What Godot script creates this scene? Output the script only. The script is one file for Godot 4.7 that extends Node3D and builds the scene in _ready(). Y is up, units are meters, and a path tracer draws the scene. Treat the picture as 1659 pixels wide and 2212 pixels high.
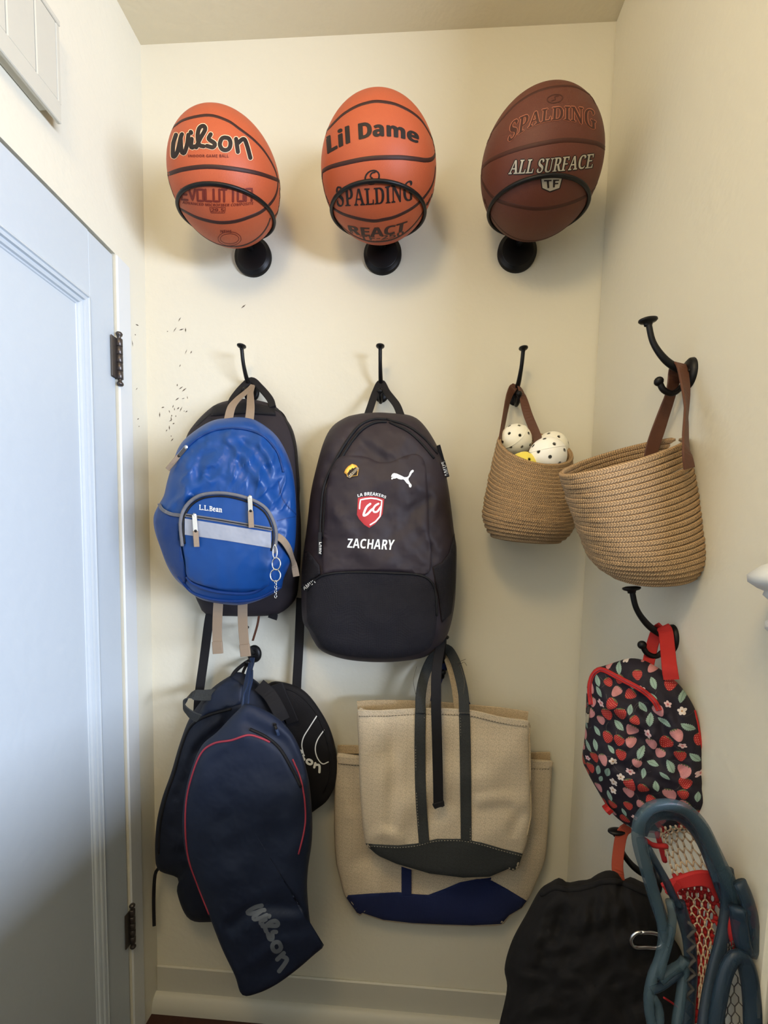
extends Node3D
# A small entry nook: bags, balls and baskets on wall hooks.  Units are metres; the back wall is the
# plane z = 0, the floor y = 0, the door wall x = XL and the wall with the big basket x = XR.

const XL := -0.657
const XR := 0.407
const CEIL := 2.387
const EYE := Vector3(0, 1.2266, 1.08)
const FOC := 960.0
const PPX := 829.5
const PPY := 1275.0
var cam_basis := Basis()
var M := {}
var root_at := {}

func _ready() -> void:
	seed(7)
	cam_basis = Basis(Vector3.UP, deg_to_rad(3.527)) * Basis(Vector3.RIGHT, deg_to_rad(-4.466)) * Basis(Vector3.BACK, deg_to_rad(1.305))
	setup_camera_and_light()
	make_materials()
	build_room()
	build_door_side()
	build_hooks()
	build_balls()
	build_black_backpack()
	build_blue_backpack()
	build_cap_backpack()
	build_baskets()
	build_navy_bags()
	build_totes()
	build_berry_bag()
	build_sack()
	build_sticks()
	build_small_things()

func setup_camera_and_light() -> void:
	var cam := Camera3D.new()
	cam.name = "camera"
	cam.projection = Camera3D.PROJECTION_FRUSTUM
	cam.near = 0.05
	cam.far = 50.0
	cam.size = 2212.0 / FOC * cam.near
	cam.frustum_offset = Vector2(0, (PPY - 1106.0) / FOC * cam.near)
	cam.transform = Transform3D(cam_basis, EYE)
	cam.current = true
	add_child(cam)
	var we := WorldEnvironment.new()
	we.name = "environment"
	var e := Environment.new()
	e.background_mode = Environment.BG_SKY
	var sky := Sky.new()
	var sm := ProceduralSkyMaterial.new()
	sm.sky_top_color = Color(0.42, 0.6, 0.9)
	sm.sky_horizon_color = Color(0.8, 0.88, 0.97)
	sm.ground_bottom_color = Color(0.35, 0.36, 0.34)
	sm.ground_horizon_color = Color(0.6, 0.64, 0.66)
	sm.energy_multiplier = 1.6
	sky.sky_material = sm
	e.sky = sky
	e.tonemap_mode = Environment.TONE_MAPPER_LINEAR
	e.tonemap_exposure = 1.0
	e.sdfgi_enabled = true
	e.ssao_enabled = true
	e.ssil_enabled = true
	we.environment = e
	add_child(we)
	# daylight through the hall window, just past the end of the right wall
	var win := AreaLight3D.new()
	win.name = "window_daylight"
	win.area_size = Vector2(WIN_Z1 - WIN_Z0 - 0.09, WIN_Y1 - WIN_Y0 - 0.09)
	win.light_color = Color(0.85, 0.9, 1.0)
	win.light_energy = 21.5
	win.shadow_enabled = true
	win.area_range = 12.0
	add_child(win)
	win.look_at_from_position(Vector3(WIN_X - 0.01, (WIN_Y0 + WIN_Y1) * 0.5, (WIN_Z0 + WIN_Z1) * 0.5), Vector3(-0.5, (WIN_Y0 + WIN_Y1) * 0.5, (WIN_Z0 + WIN_Z1) * 0.5), Vector3.UP)
	# warm ceiling lamp in the room behind the camera
	var lamp := OmniLight3D.new()
	lamp.name = "ceiling_lamp_light"
	lamp.light_color = Color(1.0, 0.88, 0.67)
	lamp.light_energy = 0.5
	lamp.light_size = 0.14
	lamp.omni_range = 12.0
	lamp.omni_attenuation = 2.0
	lamp.shadow_enabled = true
	lamp.position = LAMP_AT - Vector3(0, 0.22, 0)
	add_child(lamp)

# ---------------------------------------------------------------- picture points to places
func ray(px: float, py: float) -> Vector3:
	return cam_basis * Vector3((px - PPX) / FOC, -(py - PPY) / FOC, -1.0)

func at(px: float, py: float, z: float) -> Vector3:
	var d := ray(px, py)
	return EYE + d * ((z - EYE.z) / d.z)

func at_x(px: float, py: float, x: float) -> Vector3:
	var d := ray(px, py)
	return EYE + d * ((x - EYE.x) / d.x)

func on_plane(px: float, py: float, p0: Vector3, n: Vector3) -> Vector3:
	var d := ray(px, py)
	return EYE + d * ((p0 - EYE).dot(n) / d.dot(n))

func pix(p: Vector3) -> Vector2:
	var q := cam_basis.inverse() * (p - EYE)
	return Vector2(PPX + FOC * q.x / -q.z, PPY - FOC * q.y / -q.z)

# ---------------------------------------------------------------- nodes
func thing(called: String, label: String, category: String, p := Vector3.ZERO, group := "") -> Node3D:
	var o := Node3D.new()
	o.name = called
	o.position = p
	o.set_meta("label", label)
	o.set_meta("category", category)
	if group != "":
		o.set_meta("group", group)
	add_child(o, true)
	root_at[o] = p
	return o

func own(o: Node) -> Vector3:
	var p := o
	while p != null and p != self:
		if root_at.has(p):
			return root_at[p]
		p = p.get_parent()
	return Vector3.ZERO

# commits a SurfaceTool that was filled in room coordinates as one mesh under its thing
func part(called: String, st: SurfaceTool, m: Material, parent: Node, normals := true, label := "") -> MeshInstance3D:
	if normals:
		st.generate_normals()
	var mesh := st.commit()
	var off := own(parent)
	if off != Vector3.ZERO and mesh.get_surface_count() > 0:
		var arr := mesh.surface_get_arrays(0)
		var v: PackedVector3Array = arr[Mesh.ARRAY_VERTEX]
		for i in v.size():
			v[i] -= off
		arr[Mesh.ARRAY_VERTEX] = v
		mesh = ArrayMesh.new()
		mesh.add_surface_from_arrays(Mesh.PRIMITIVE_TRIANGLES, arr)
	var o := MeshInstance3D.new()
	o.name = called
	o.mesh = mesh
	o.material_override = m
	if label != "":
		o.set_meta("label", label)
	parent.add_child(o, true)
	return o

func struct(called: String, st: SurfaceTool, m: Material) -> MeshInstance3D:
	var o := part(called, st, m, self)
	o.set_meta("kind", "structure")
	return o

func mb(smooth := 0) -> SurfaceTool:
	var st := SurfaceTool.new()
	st.begin(Mesh.PRIMITIVE_TRIANGLES)
	st.set_smooth_group(smooth)
	st.set_uv(Vector2.ZERO)
	return st

# ---------------------------------------------------------------- shapes
func tri(st: SurfaceTool, a: Vector3, b: Vector3, c: Vector3) -> void:
	st.add_vertex(a); st.add_vertex(b); st.add_vertex(c)

func quad(st: SurfaceTool, a: Vector3, b: Vector3, c: Vector3, d: Vector3) -> void:
	tri(st, a, b, c); tri(st, a, c, d)

func vuv(st: SurfaceTool, p: Vector3, uv: Vector2) -> void:
	st.set_uv(uv); st.add_vertex(p)

# rows of points joined by quads; with UVs spread over the rows
func grid(st: SurfaceTool, rows: Array, closed: bool, us := 1.0, vs := 1.0) -> void:
	for j in rows.size() - 1:
		var a: PackedVector3Array = rows[j]
		var b: PackedVector3Array = rows[j + 1]
		var n := a.size()
		for i in (n if closed else n - 1):
			var k := (i + 1) % n
			var u0 := us * i / float(n)
			var u1 := us * (i + 1) / float(n)
			var v0 := vs * j / float(rows.size() - 1)
			var v1 := vs * (j + 1) / float(rows.size() - 1)
			vuv(st, a[i], Vector2(u0, v0)); vuv(st, b[i], Vector2(u0, v1)); vuv(st, b[k], Vector2(u1, v1))
			vuv(st, a[i], Vector2(u0, v0)); vuv(st, b[k], Vector2(u1, v1)); vuv(st, a[k], Vector2(u1, v0))

func fan(st: SurfaceTool, ring: PackedVector3Array, c: Vector3, flip := false) -> void:
	for i in ring.size():
		var k := (i + 1) % ring.size()
		st.set_uv(Vector2.ZERO)
		if flip:
			tri(st, c, ring[k], ring[i])
		else:
			tri(st, c, ring[i], ring[k])

# box with chamfered edges, in the axes of t
func box(st: SurfaceTool, c: Vector3, s: Vector3, bev := 0.0, t := Basis()) -> void:
	st.set_smooth_group(0xFFFFFFFF)
	var h := s * 0.5
	bev = minf(bev, minf(h.x, minf(h.y, h.z)) * 0.9)
	var ax := [Vector3.RIGHT, Vector3.UP, Vector3.BACK]
	if bev <= 0.0:
		for i in 3:
			for sg in [-1.0, 1.0]:
				var n: Vector3 = ax[i] * sg
				var u: Vector3 = ax[(i + 1) % 3]
				var w: Vector3 = n.cross(u)
				var p := [n * h + u * h + w * h, n * h + u * h - w * h, n * h - u * h - w * h, n * h - u * h + w * h]
				quad(st, c + t * p[0], c + t * p[1], c + t * p[2], c + t * p[3])
		return
	var rows := []
	var pts := {}
	for i in 3:
		for sg in [-1.0, 1.0]:
			var n: Vector3 = ax[i] * sg
			var u: Vector3 = ax[(i + 1) % 3]
			var w: Vector3 = n.cross(u)
			var hi := h - Vector3.ONE * bev
			var p := []
			for q in [[1, 1], [1, -1], [-1, -1], [-1, 1]]:
				p.append(c + t * (n * h + u * hi * q[0] + w * hi * q[1]))
			quad(st, p[0], p[1], p[2], p[3])
	for i in 3:
		var a: Vector3 = ax[i]
		var b: Vector3 = ax[(i + 1) % 3]
		var d: Vector3 = ax[(i + 2) % 3]
		for sb in [-1.0, 1.0]:
			for sd in [-1.0, 1.0]:
				var hi := h - Vector3.ONE * bev
				var e0: Vector3 = b * h * sb + d * hi * sd
				var e1: Vector3 = b * hi * sb + d * h * sd
				var l: Vector3 = a * hi
				if sb * sd > 0:
					quad(st, c + t * (e0 + l), c + t * (e0 - l), c + t * (e1 - l), c + t * (e1 + l))
				else:
					quad(st, c + t * (e0 - l), c + t * (e0 + l), c + t * (e1 + l), c + t * (e1 - l))
	for sx in [-1.0, 1.0]:
		for sy in [-1.0, 1.0]:
			for sz in [-1.0, 1.0]:
				var g := Vector3(sx, sy, sz)
				var hi := (h - Vector3.ONE * bev) * g
				var p := [Vector3(h.x * sx, hi.y, hi.z), Vector3(hi.x, h.y * sy, hi.z), Vector3(hi.x, hi.y, h.z * sz)]
				if sx * sy * sz > 0:
					tri(st, c + t * p[0], c + t * p[2], c + t * p[1])
				else:
					tri(st, c + t * p[0], c + t * p[1], c + t * p[2])

func slab(st: SurfaceTool, a: Vector3, b: Vector3, bev := 0.0) -> void:
	box(st, (a + b) * 0.5, (b - a).abs(), bev)

# smooth path through points
func spline(pts: Array, step := 0.01, closed := false) -> PackedVector3Array:
	var out := PackedVector3Array()
	var n := pts.size()
	for i in (n if closed else n - 1):
		var p0: Vector3 = pts[(i - 1 + n) % n] if closed or i > 0 else pts[0] * 2.0 - pts[1]
		var p1: Vector3 = pts[i]
		var p2: Vector3 = pts[(i + 1) % n]
		var p3: Vector3 = pts[(i + 2) % n] if closed or i + 2 < n else pts[n - 1] * 2.0 - pts[n - 2]
		var k := clampi(ceili(p1.distance_to(p2) / step), 1, 60)
		for j in k:
			out.append(p1.cubic_interpolate(p2, p0, p3, j / float(k)))
	if not closed:
		out.append(pts[n - 1])
	return out

func spline2(pts: Array, step := 4.0, closed := false) -> PackedVector2Array:
	var out := PackedVector2Array()
	var n := pts.size()
	for i in (n if closed else n - 1):
		var p0: Vector2 = pts[(i - 1 + n) % n] if closed or i > 0 else pts[0] * 2.0 - pts[1]
		var p1: Vector2 = pts[i]
		var p2: Vector2 = pts[(i + 1) % n]
		var p3: Vector2 = pts[(i + 2) % n] if closed or i + 2 < n else pts[n - 1] * 2.0 - pts[n - 2]
		var k := clampi(ceili(p1.distance_to(p2) / step), 1, 80)
		for j in k:
			out.append(p1.cubic_interpolate(p2, p0, p3, j / float(k)))
	if not closed:
		out.append(pts[n - 1])
	return out

# "x,y x,y ..." as points of the picture
func P2(s: String) -> Array:
	var out := []
	for w in s.split(" ", false):
		var q := w.split(",")
		out.append(Vector2(float(q[0]), float(q[1])))
	return out

# "x,y,z x,y,z ..." : picture points with their distance z from the back wall
func P3(s: String) -> Array:
	var out := []
	for w in s.split(" ", false):
		var q := w.split(",")
		out.append(at(float(q[0]), float(q[1]), float(q[2])))
	return out

# even points round a closed outline
func around(pts: Array, n: int) -> PackedVector2Array:
	var c := spline2(pts, 3.0, true)
	var len := 0.0
	var m := c.size()
	for i in m:
		len += c[i].distance_to(c[(i + 1) % m])
	var out := PackedVector2Array()
	var acc := 0.0
	var want := 0.0
	for i in m:
		var d := c[i].distance_to(c[(i + 1) % m])
		while want <= acc + d + 1e-6 and out.size() < n:
			out.append(c[i].lerp(c[(i + 1) % m], (want - acc) / maxf(d, 1e-9)))
			want += len / n
		acc += d
	return out

# round tube along a path; radius may be an Array of radii
func tube(st: SurfaceTool, path: PackedVector3Array, radius, sides := 8, closed := false, squash := 1.0) -> void:
	var n := path.size()
	var rows := []
	var up := Vector3.ZERO
	for i in n:
		var a := path[(i - 1 + n) % n] if closed or i > 0 else path[i]
		var b := path[(i + 1) % n] if closed or i < n - 1 else path[i]
		var d := (b - a).normalized()
		if up == Vector3.ZERO:
			up = d.cross(Vector3(0.31, 0.17, 0.93)).normalized()
		up = (up - d * up.dot(d)).normalized()
		var w := d.cross(up)
		var r: float = radius[mini(i, radius.size() - 1)] if radius is Array else radius
		var ring := PackedVector3Array()
		for k in sides:
			var t := TAU * k / sides
			ring.append(path[i] + (up * cos(t) + w * sin(t) * squash) * r)
		rows.append(ring)
	if closed:
		rows.append(rows[0])
	grid(st, rows, true, 1.0, 1.0)
	if not closed:
		fan(st, rows[0], path[0], false)
		fan(st, rows[n - 1], path[n - 1], true)

# flat strap: width across, thickness along the facing direction
func strap(st: SurfaceTool, path: PackedVector3Array, width, thick: float, facing, twist := 0.0) -> void:
	var n := path.size()
	var rows := []
	for i in n:
		var a := path[maxi(i - 1, 0)]
		var b := path[mini(i + 1, n - 1)]
		var d := (b - a).normalized()
		var f := Vector3.BACK
		if facing is Vector3:
			f = facing
		if facing is Array:
			var g: float = i / float(n - 1) * (facing.size() - 1)
			var g0 := mini(int(g), facing.size() - 1)
			f = facing[g0].lerp(facing[mini(g0 + 1, facing.size() - 1)], g - g0)
		var s := d.cross(f).normalized()
		var u := s.cross(d).normalized()
		var w: float = (lerpf(width[0], width[1], i / float(n - 1)) if width is Array else width) * 0.5
		var h := thick * 0.5
		var c := minf(h, w) * 0.6
		rows.append(PackedVector3Array([path[i] + s * w + u * (h - c), path[i] + s * (w - c) + u * h, path[i] - s * (w - c) + u * h, path[i] - s * w + u * (h - c),
			path[i] - s * w - u * (h - c), path[i] - s * (w - c) - u * h, path[i] + s * (w - c) - u * h, path[i] + s * w - u * (h - c)]))
	st.set_smooth_group(0xFFFFFFFF)
	grid(st, rows, true)
	fan(st, rows[0], path[0], false)
	fan(st, rows[n - 1], path[n - 1], true)

# surface of revolution; profile as (radius, height) along the y axis of t
func lathe(st: SurfaceTool, prof: Array, t: Transform3D, sides := 32, sx := 1.0, sz := 1.0) -> void:
	var rows := []
	for p in prof:
		var ring := PackedVector3Array()
		for k in sides:
			var a := TAU * k / sides
			ring.append(t * Vector3(cos(a) * p.x * sx, p.y, -sin(a) * p.x * sz))
		rows.append(ring)
	grid(st, rows, true)

func ball(st: SurfaceTool, c: Vector3, r: float, seg := 24, scale := Vector3.ONE) -> void:
	var rows := []
	for j in seg / 2 + 1:
		var b := PI * j / (seg / 2)
		var ring := PackedVector3Array()
		for k in seg:
			var a := TAU * k / seg
			ring.append(c + Vector3(sin(b) * cos(a), cos(b), -sin(b) * sin(a)) * r * scale)
		rows.append(ring)
	grid(st, rows, true)

# ---------------------------------------------------------------- stuffed shapes and what lies on them
# A soft body: an outline seen in the picture, standing at plane (p0, n), swelling by front and back.
func pillow(st: SurfaceTool, outline: Array, c: Vector2, p0: Vector3, n: Vector3, front: float, back: float, seg := 120, rings := 26, ex := 3.0, relief = null, back_in := 0.12) -> Hide:
	var o := around(outline, seg)
	var rows := []
	for k in 5:                                              # the back, out to the widest line
		var q := k / 5.0
		var r := 1.0 - back_in * pow(1.0 - q, 2.0)
		var ring := PackedVector3Array()
		for p in o:
			var u := c + (p - c) * r
			ring.append(on_plane(u.x, u.y, p0 - n * back * (1.0 - q), n))
		rows.append(ring)
	for k in rings + 1:
		var r := 1.0 - pow(k / float(rings), 1.7)
		var h := pow(maxf(0.0, 1.0 - pow(r, ex)), 1.0 / ex)
		var ring := PackedVector3Array()
		for i in o.size():
			var u := c + (o[i] - c) * maxf(r, 0.004)
			var d := front * h
			if relief != null:
				d += relief.call(u, r)
			ring.append(on_plane(u.x, u.y, p0 + n * d, n))
		rows.append(ring)
	var skin := Hide.new()
	skin.host = self
	for j in range(5, rows.size() - 1):
		for i in seg:
			var k := (i + 1) % seg
			skin.add(rows[j][i], rows[j + 1][i], rows[j + 1][k])
			skin.add(rows[j][i], rows[j + 1][k], rows[j][k])
	grid(st, rows, true, 1.0, 1.0)
	fan(st, rows[0], on_plane(c.x, c.y, p0 - n * back, n), false)
	return skin

func new_hide() -> Hide:
	var h := Hide.new()
	h.host = self
	return h

# looks up the place on a body behind a picture point
class Hide:
	var host
	var tris := PackedVector3Array()
	var bins := {}
	func add(a: Vector3, b: Vector3, c: Vector3) -> void:
		var i := tris.size()
		tris.append(a * 1000.0); tris.append(b * 1000.0); tris.append(c * 1000.0)
		var pa: Vector2 = host.pix(a)
		var pb: Vector2 = host.pix(b)
		var pc: Vector2 = host.pix(c)
		var lo := pa.min(pb).min(pc)
		var hi := pa.max(pb).max(pc)
		for x in range(floori(lo.x / 16.0), floori(hi.x / 16.0) + 1):
			for y in range(floori(lo.y / 16.0), floori(hi.y / 16.0) + 1):
				var key := Vector2i(x, y)
				if not bins.has(key):
					bins[key] = PackedInt32Array()
				bins[key].append(i)
	func hit(px: Vector2) -> Array:
		var best := []
		var near := 1e12
		var d: Vector3 = host.ray(px.x, px.y)
		var e: Vector3 = host.EYE * 1000.0
		for i in bins.get(Vector2i(floori(px.x / 16.0), floori(px.y / 16.0)), PackedInt32Array()):
			var h = Geometry3D.ray_intersects_triangle(e, d, tris[i], tris[i + 1], tris[i + 2])   # in millimetres, so that small faces count
			if h != null and h.distance_squared_to(e) < near:
				near = h.distance_squared_to(e)
				var nn := (tris[i + 1] - tris[i]).cross(tris[i + 2] - tris[i]).normalized()
				if nn.dot(d) > 0.0:
					nn = -nn
				best = [h * 0.001, nn]
		return best
	func on(px: Vector2, off: float) -> Vector3:
		var h := hit(px)
		if h.is_empty():
			for r in [3.0, 6.0, 10.0, 16.0, 26.0]:
				for k in 12:
					h = hit(px + Vector2.from_angle(TAU * k / 12.0) * r)
					if not h.is_empty():
						var d: Vector3 = host.ray(px.x, px.y)
						var n: Vector3 = -d.normalized()
						return host.on_plane(px.x, px.y, h[0], n) + n * off
			return host.at(px.x, px.y, 0.1)
		return h[0] - (h[0] - host.EYE).normalized() * off
	func path(pts: Array, off: float, step := 5.0, closed := false) -> PackedVector3Array:
		var out := PackedVector3Array()
		for p in host.spline2(pts, step, closed):
			out.append(on(p, off))
		return out

# a piece of cloth or print laid over a body: polygon in picture points
func patch(st: SurfaceTool, skin: Hide, poly: PackedVector2Array, off: float, step := 8.0, skirt := 0.0, into: Hide = null) -> void:
	var edge := PackedVector2Array()
	for i in poly.size():
		var a := poly[i]
		var b := poly[(i + 1) % poly.size()]
		var k := maxi(1, ceili(a.distance_to(b) / step))
		for j in k:
			edge.append(a.lerp(b, j / float(k)))
	var lo := edge[0]
	var hi := edge[0]
	for p in edge:
		lo = lo.min(p); hi = hi.max(p)
	var all := edge.duplicate()
	var y := lo.y + step * 0.5
	while y < hi.y:
		var x := lo.x + step * 0.5
		while x < hi.x:
			var q := Vector2(x, y)
			if Geometry2D.is_point_in_polygon(q, edge):
				var ok := true
				for p in edge:
					if p.distance_squared_to(q) < step * step * 0.2:
						ok = false
						break
				if ok:
					all.append(q + Vector2(sin(y * 7.1), cos(x * 5.3)) * step * 0.05)
			x += step
		y += step
	var pos := PackedVector3Array()
	for p in all:
		pos.append(skin.on(p, off))
	var t := Geometry2D.triangulate_delaunay(all)
	for i in range(0, t.size(), 3):
		var c := (all[t[i]] + all[t[i + 1]] + all[t[i + 2]]) / 3.0
		if Geometry2D.is_point_in_polygon(c, edge):
			var k := [t[i], t[i + 1], t[i + 2]]
			if (all[k[1]] - all[k[0]]).cross(all[k[2]] - all[k[0]]) < 0.0:
				k = [t[i], t[i + 2], t[i + 1]]
			if into != null:
				into.add(pos[k[0]], pos[k[1]], pos[k[2]])
			for j in k:
				vuv(st, pos[j], Vector2((all[j].x - lo.x) / maxf(1.0, hi.x - lo.x), (all[j].y - lo.y) / maxf(1.0, hi.y - lo.y)))
	if skirt > 0.0:
		var cw := Geometry2D.is_polygon_clockwise(edge)
		for i in edge.size():
			var k := (i + 1) % edge.size()
			var a := skin.on(edge[i], off - skirt)
			var b := skin.on(edge[k], off - skirt)
			st.set_uv(Vector2.ZERO)
			quad(st, pos[i], a, b, pos[k])

# a brush stroke of even width laid over a body
func stroke(st: SurfaceTool, skin: Hide, line: PackedVector2Array, w: float, off: float, step := 6.0) -> void:
	var pts := PackedVector2Array()
	for i in line.size() - 1:
		var k := maxi(1, ceili(line[i].distance_to(line[i + 1]) / step))
		for j in k:
			pts.append(line[i].lerp(line[i + 1], j / float(k)))
	pts.append(line[line.size() - 1])
	var n := pts.size()
	var shut := pts[0].distance_to(pts[n - 1]) < 0.5
	var rows := []
	for i in n:
		var a := pts[maxi(i - 1, 0)] if not shut or i > 0 else pts[n - 2]
		var b := pts[mini(i + 1, n - 1)] if not shut or i < n - 1 else pts[1]
		var s := (b - a).normalized().orthogonal() * w * 0.5
		rows.append(PackedVector3Array([skin.on(pts[i] + s, off), skin.on(pts[i], off + 0.0002), skin.on(pts[i] - s, off)]))
	grid(st, rows, false)
	if not shut:
		for e in [[0, 1], [n - 1, n - 2]]:
			var d := (pts[e[0]] - pts[e[1]]).normalized()
			var c := skin.on(pts[e[0]], off)
			var last := skin.on(pts[e[0]] + d.orthogonal() * w * 0.5, off)
			for k in range(1, 7):
				var q := skin.on(pts[e[0]] + d.orthogonal().rotated(PI * k / 6.0) * w * 0.5, off)
				tri(st, c, last, q)
				last = q

# the brush-script word of the left basketball, as strokes in a box 0..1
const SCRIPT := ["380,291 374,312 374,338 383,328 390,298 393,290", "390,298 392,326 398,330 404,312 407,291", "414,300 413,318 421,316", "412,285 413,287", "424,318 432,300 443,280 440,272 431,276 427,292 430,312 440,316", "455,290 451,300 464,310 460,318 447,315", "486,297 494,299 498,308 496,319 489,324 480,322 475,313 477,303 481,298 486,297", "510,300 514,328", "513,310 526,300 533,312 541,341"]

func script_word(st: SurfaceTool, skin: Hide, place: Callable, w: float, off: float) -> void:
	for g in SCRIPT:
		var q := []
		for p in P2(g):
			q.append(place.call(Vector2((p.x - 374.0) / 167.0, (341.0 - p.y) / 69.0)))
		stroke(st, skin, spline2(q, 3.0), w, off)

# lays flat texture coordinates over a finished mesh: u along a, v along b, in metres times scale
func planar_uv(o: MeshInstance3D, a: Vector3, b: Vector3, scale: float) -> void:
	var arr := o.mesh.surface_get_arrays(0)
	var v: PackedVector3Array = arr[Mesh.ARRAY_VERTEX]
	var uv := PackedVector2Array()
	uv.resize(v.size())
	for i in v.size():
		uv[i] = Vector2(v[i].dot(a), v[i].dot(b)) * scale
	arr[Mesh.ARRAY_TEX_UV] = uv
	var m := ArrayMesh.new()
	m.add_surface_from_arrays(Mesh.PRIMITIVE_TRIANGLES, arr)
	o.mesh = m

func wave(f: float, s: int) -> FastNoiseLite:
	var n := FastNoiseLite.new()
	n.noise_type = FastNoiseLite.TYPE_SIMPLEX_SMOOTH
	n.frequency = f
	n.seed = s
	n.fractal_octaves = 2
	return n

# how near a picture point lies to a line, 1 on it and 0 beyond w
func near(u: Vector2, line: PackedVector2Array, w: float) -> float:
	var best := w * w
	for i in line.size() - 1:
		best = minf(best, Geometry2D.get_closest_point_to_segment(u, line[i], line[i + 1]).distance_squared_to(u))
	var t := 1.0 - sqrt(best) / w
	return t * t * (3.0 - 2.0 * t)

# zip slider with its tab, from picture point a to b on a body
func zip_pull(parent: Node, skin: Hide, a: Vector2, b: Vector2, split: float, w: float, metal: Material, cloth: Material, off := 0.006) -> void:
	var zp := Node3D.new()
	zp.name = "zip_pull"
	parent.add_child(zp, true)
	var m := a.lerp(b, split)
	var p0 := skin.on(a, off)
	var p1 := skin.on(m, off + 0.002)
	var p2 := skin.on(b, off + 0.001)
	var face := (EYE - p0).normalized()
	var st := mb()
	box(st, p0 - face * 0.001, Vector3(0.007, 0.008, 0.005), 0.002)
	part("slider", st, metal, zp)
	if split > 0.02:
		st = mb()
		strap(st, PackedVector3Array([p0, p0.lerp(p1, 0.5), p1]), w * 0.85, 0.0016, face)
		part("pull_tab", st, metal, zp)
		st = mb()
		ball(st, p1 + face * 0.001, w * 0.28, 10)
		part("eyelet", st, M.iron, zp)
	st = mb()
	strap(st, PackedVector3Array([p1, p1.lerp(p2, 0.5) + face * 0.001, p2]), w, 0.003, face)
	part("cloth_tab", st, cloth, zp)

# lettering laid over a body; place maps (along 0..1, height 0..1) to a picture point
func letters(st: SurfaceTool, skin: Hide, text: String, face: String, bold: bool, place: Callable, off := 0.0008) -> void:
	var f := SystemFont.new()
	f.font_names = PackedStringArray([face])
	if bold:
		f.font_weight = 700
	var tm := TextMesh.new()
	tm.font = f
	tm.text = text
	tm.font_size = 64
	tm.pixel_size = 0.01
	tm.depth = 0.0
	tm.curve_step = 2.0
	var arr := tm.get_mesh_arrays()
	var v: PackedVector3Array = arr[Mesh.ARRAY_VERTEX]
	var ix: PackedInt32Array = arr[Mesh.ARRAY_INDEX]
	var lo := v[0]
	var hi := v[0]
	for p in v:
		lo = lo.min(p); hi = hi.max(p)
	var s := hi - lo
	for i in range(0, ix.size(), 3):
		var p := []
		for j in 3:
			var q := (v[ix[i + j]] - lo) / Vector3(s.x, s.y, 1.0)
			p.append(Vector2(q.x, q.y))
		letter_tri(st, skin, place, off, p[0], p[1], p[2], 0)

func letter_tri(st: SurfaceTool, skin: Hide, place: Callable, off: float, a: Vector2, b: Vector2, c: Vector2, depth: int) -> void:
	var pa: Vector2 = place.call(a)
	var pb: Vector2 = place.call(b)
	var pc: Vector2 = place.call(c)
	var l := maxf(pa.distance_to(pb), maxf(pb.distance_to(pc), pc.distance_to(pa)))
	if l > 13.0 and depth < 3:
		var ab := (a + b) * 0.5
		var bc := (b + c) * 0.5
		var ca := (c + a) * 0.5
		letter_tri(st, skin, place, off, a, ab, ca, depth + 1)
		letter_tri(st, skin, place, off, ab, b, bc, depth + 1)
		letter_tri(st, skin, place, off, ca, bc, c, depth + 1)
		letter_tri(st, skin, place, off, ab, bc, ca, depth + 1)
		return
	tri(st, skin.on(pa, off), skin.on(pb, off), skin.on(pc, off))

# straight lettering inside four corners (bottom left, bottom right, top right, top left), with a bow upwards
func in_quad(bl: Vector2, br: Vector2, tr: Vector2, tl: Vector2, bow := 0.0) -> Callable:
	return func(q: Vector2) -> Vector2:
		var lowp := bl.lerp(br, q.x)
		var top := tl.lerp(tr, q.x)
		return lowp.lerp(top, q.y) + Vector2(0, -bow * 4.0 * q.x * (1.0 - q.x))

const WIN_X := 1.9
const WIN_Y0 := 1.05
const WIN_Y1 := 1.6
const WIN_Z0 := 1.2
const WIN_Z1 := 3.5
const KNEE := 0.98
const WALL_END := 0.59
const LAMP_AT := Vector3(-0.25, CEIL, 1.25)

# ---------------------------------------------------------------- materials
func noise_tex(kind: int, freq: float, seed_: int, normal: float, size := 512, lo := 0.0, hi := 1.0) -> NoiseTexture2D:
	var f := FastNoiseLite.new()
	f.noise_type = kind
	f.frequency = freq
	f.seed = seed_
	f.fractal_octaves = 3
	var t := NoiseTexture2D.new()
	t.width = size
	t.height = size
	t.seamless = true
	t.noise = f
	if normal > 0.0:
		t.as_normal_map = true
		t.bump_strength = normal
	else:
		var g := Gradient.new()
		g.set_color(0, Color(lo, lo, lo))
		g.set_color(1, Color(hi, hi, hi))
		t.color_ramp = g
	return t

func image_tex(im: Image) -> ImageTexture:
	return ImageTexture.create_from_image(im)

# heights of a plain weave, as a normal map
func weave_tex(n: int, cells: int, strength: float, twill := false) -> ImageTexture:
	var im := Image.create(n, n, false, Image.FORMAT_RGBA8)
	for y in n:
		for x in n:
			var u := x * cells / float(n)
			var v := y * cells / float(n)
			var iu := int(u)
			var iv := int(v)
			var over := ((iu + iv) % 2 == 0) if not twill else ((iu + iv * 2) % 4 < 2)
			var a := sin(fposmod(u, 1.0) * PI)
			var b := sin(fposmod(v, 1.0) * PI)
			var h := a * (0.6 + 0.4 * b) if over else b * (0.6 + 0.4 * a) * 0.8
			im.set_pixel(x, y, Color(h, h, h))
	im.bump_map_to_normal_map(strength)
	return image_tex(im)

func mat(c: Color, rough := 0.8, metal := 0.0) -> StandardMaterial3D:
	var m := StandardMaterial3D.new()
	m.albedo_color = c
	m.roughness = rough
	m.metallic = metal
	m.metallic_specular = 0.4
	return m

func tri_normal(m: StandardMaterial3D, t: Texture2D, scale: float, amount := 1.0) -> StandardMaterial3D:
	m.normal_enabled = true
	m.normal_texture = t
	m.normal_scale = amount
	m.uv1_triplanar = true
	m.uv1_scale = Vector3.ONE * scale
	return m

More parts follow.
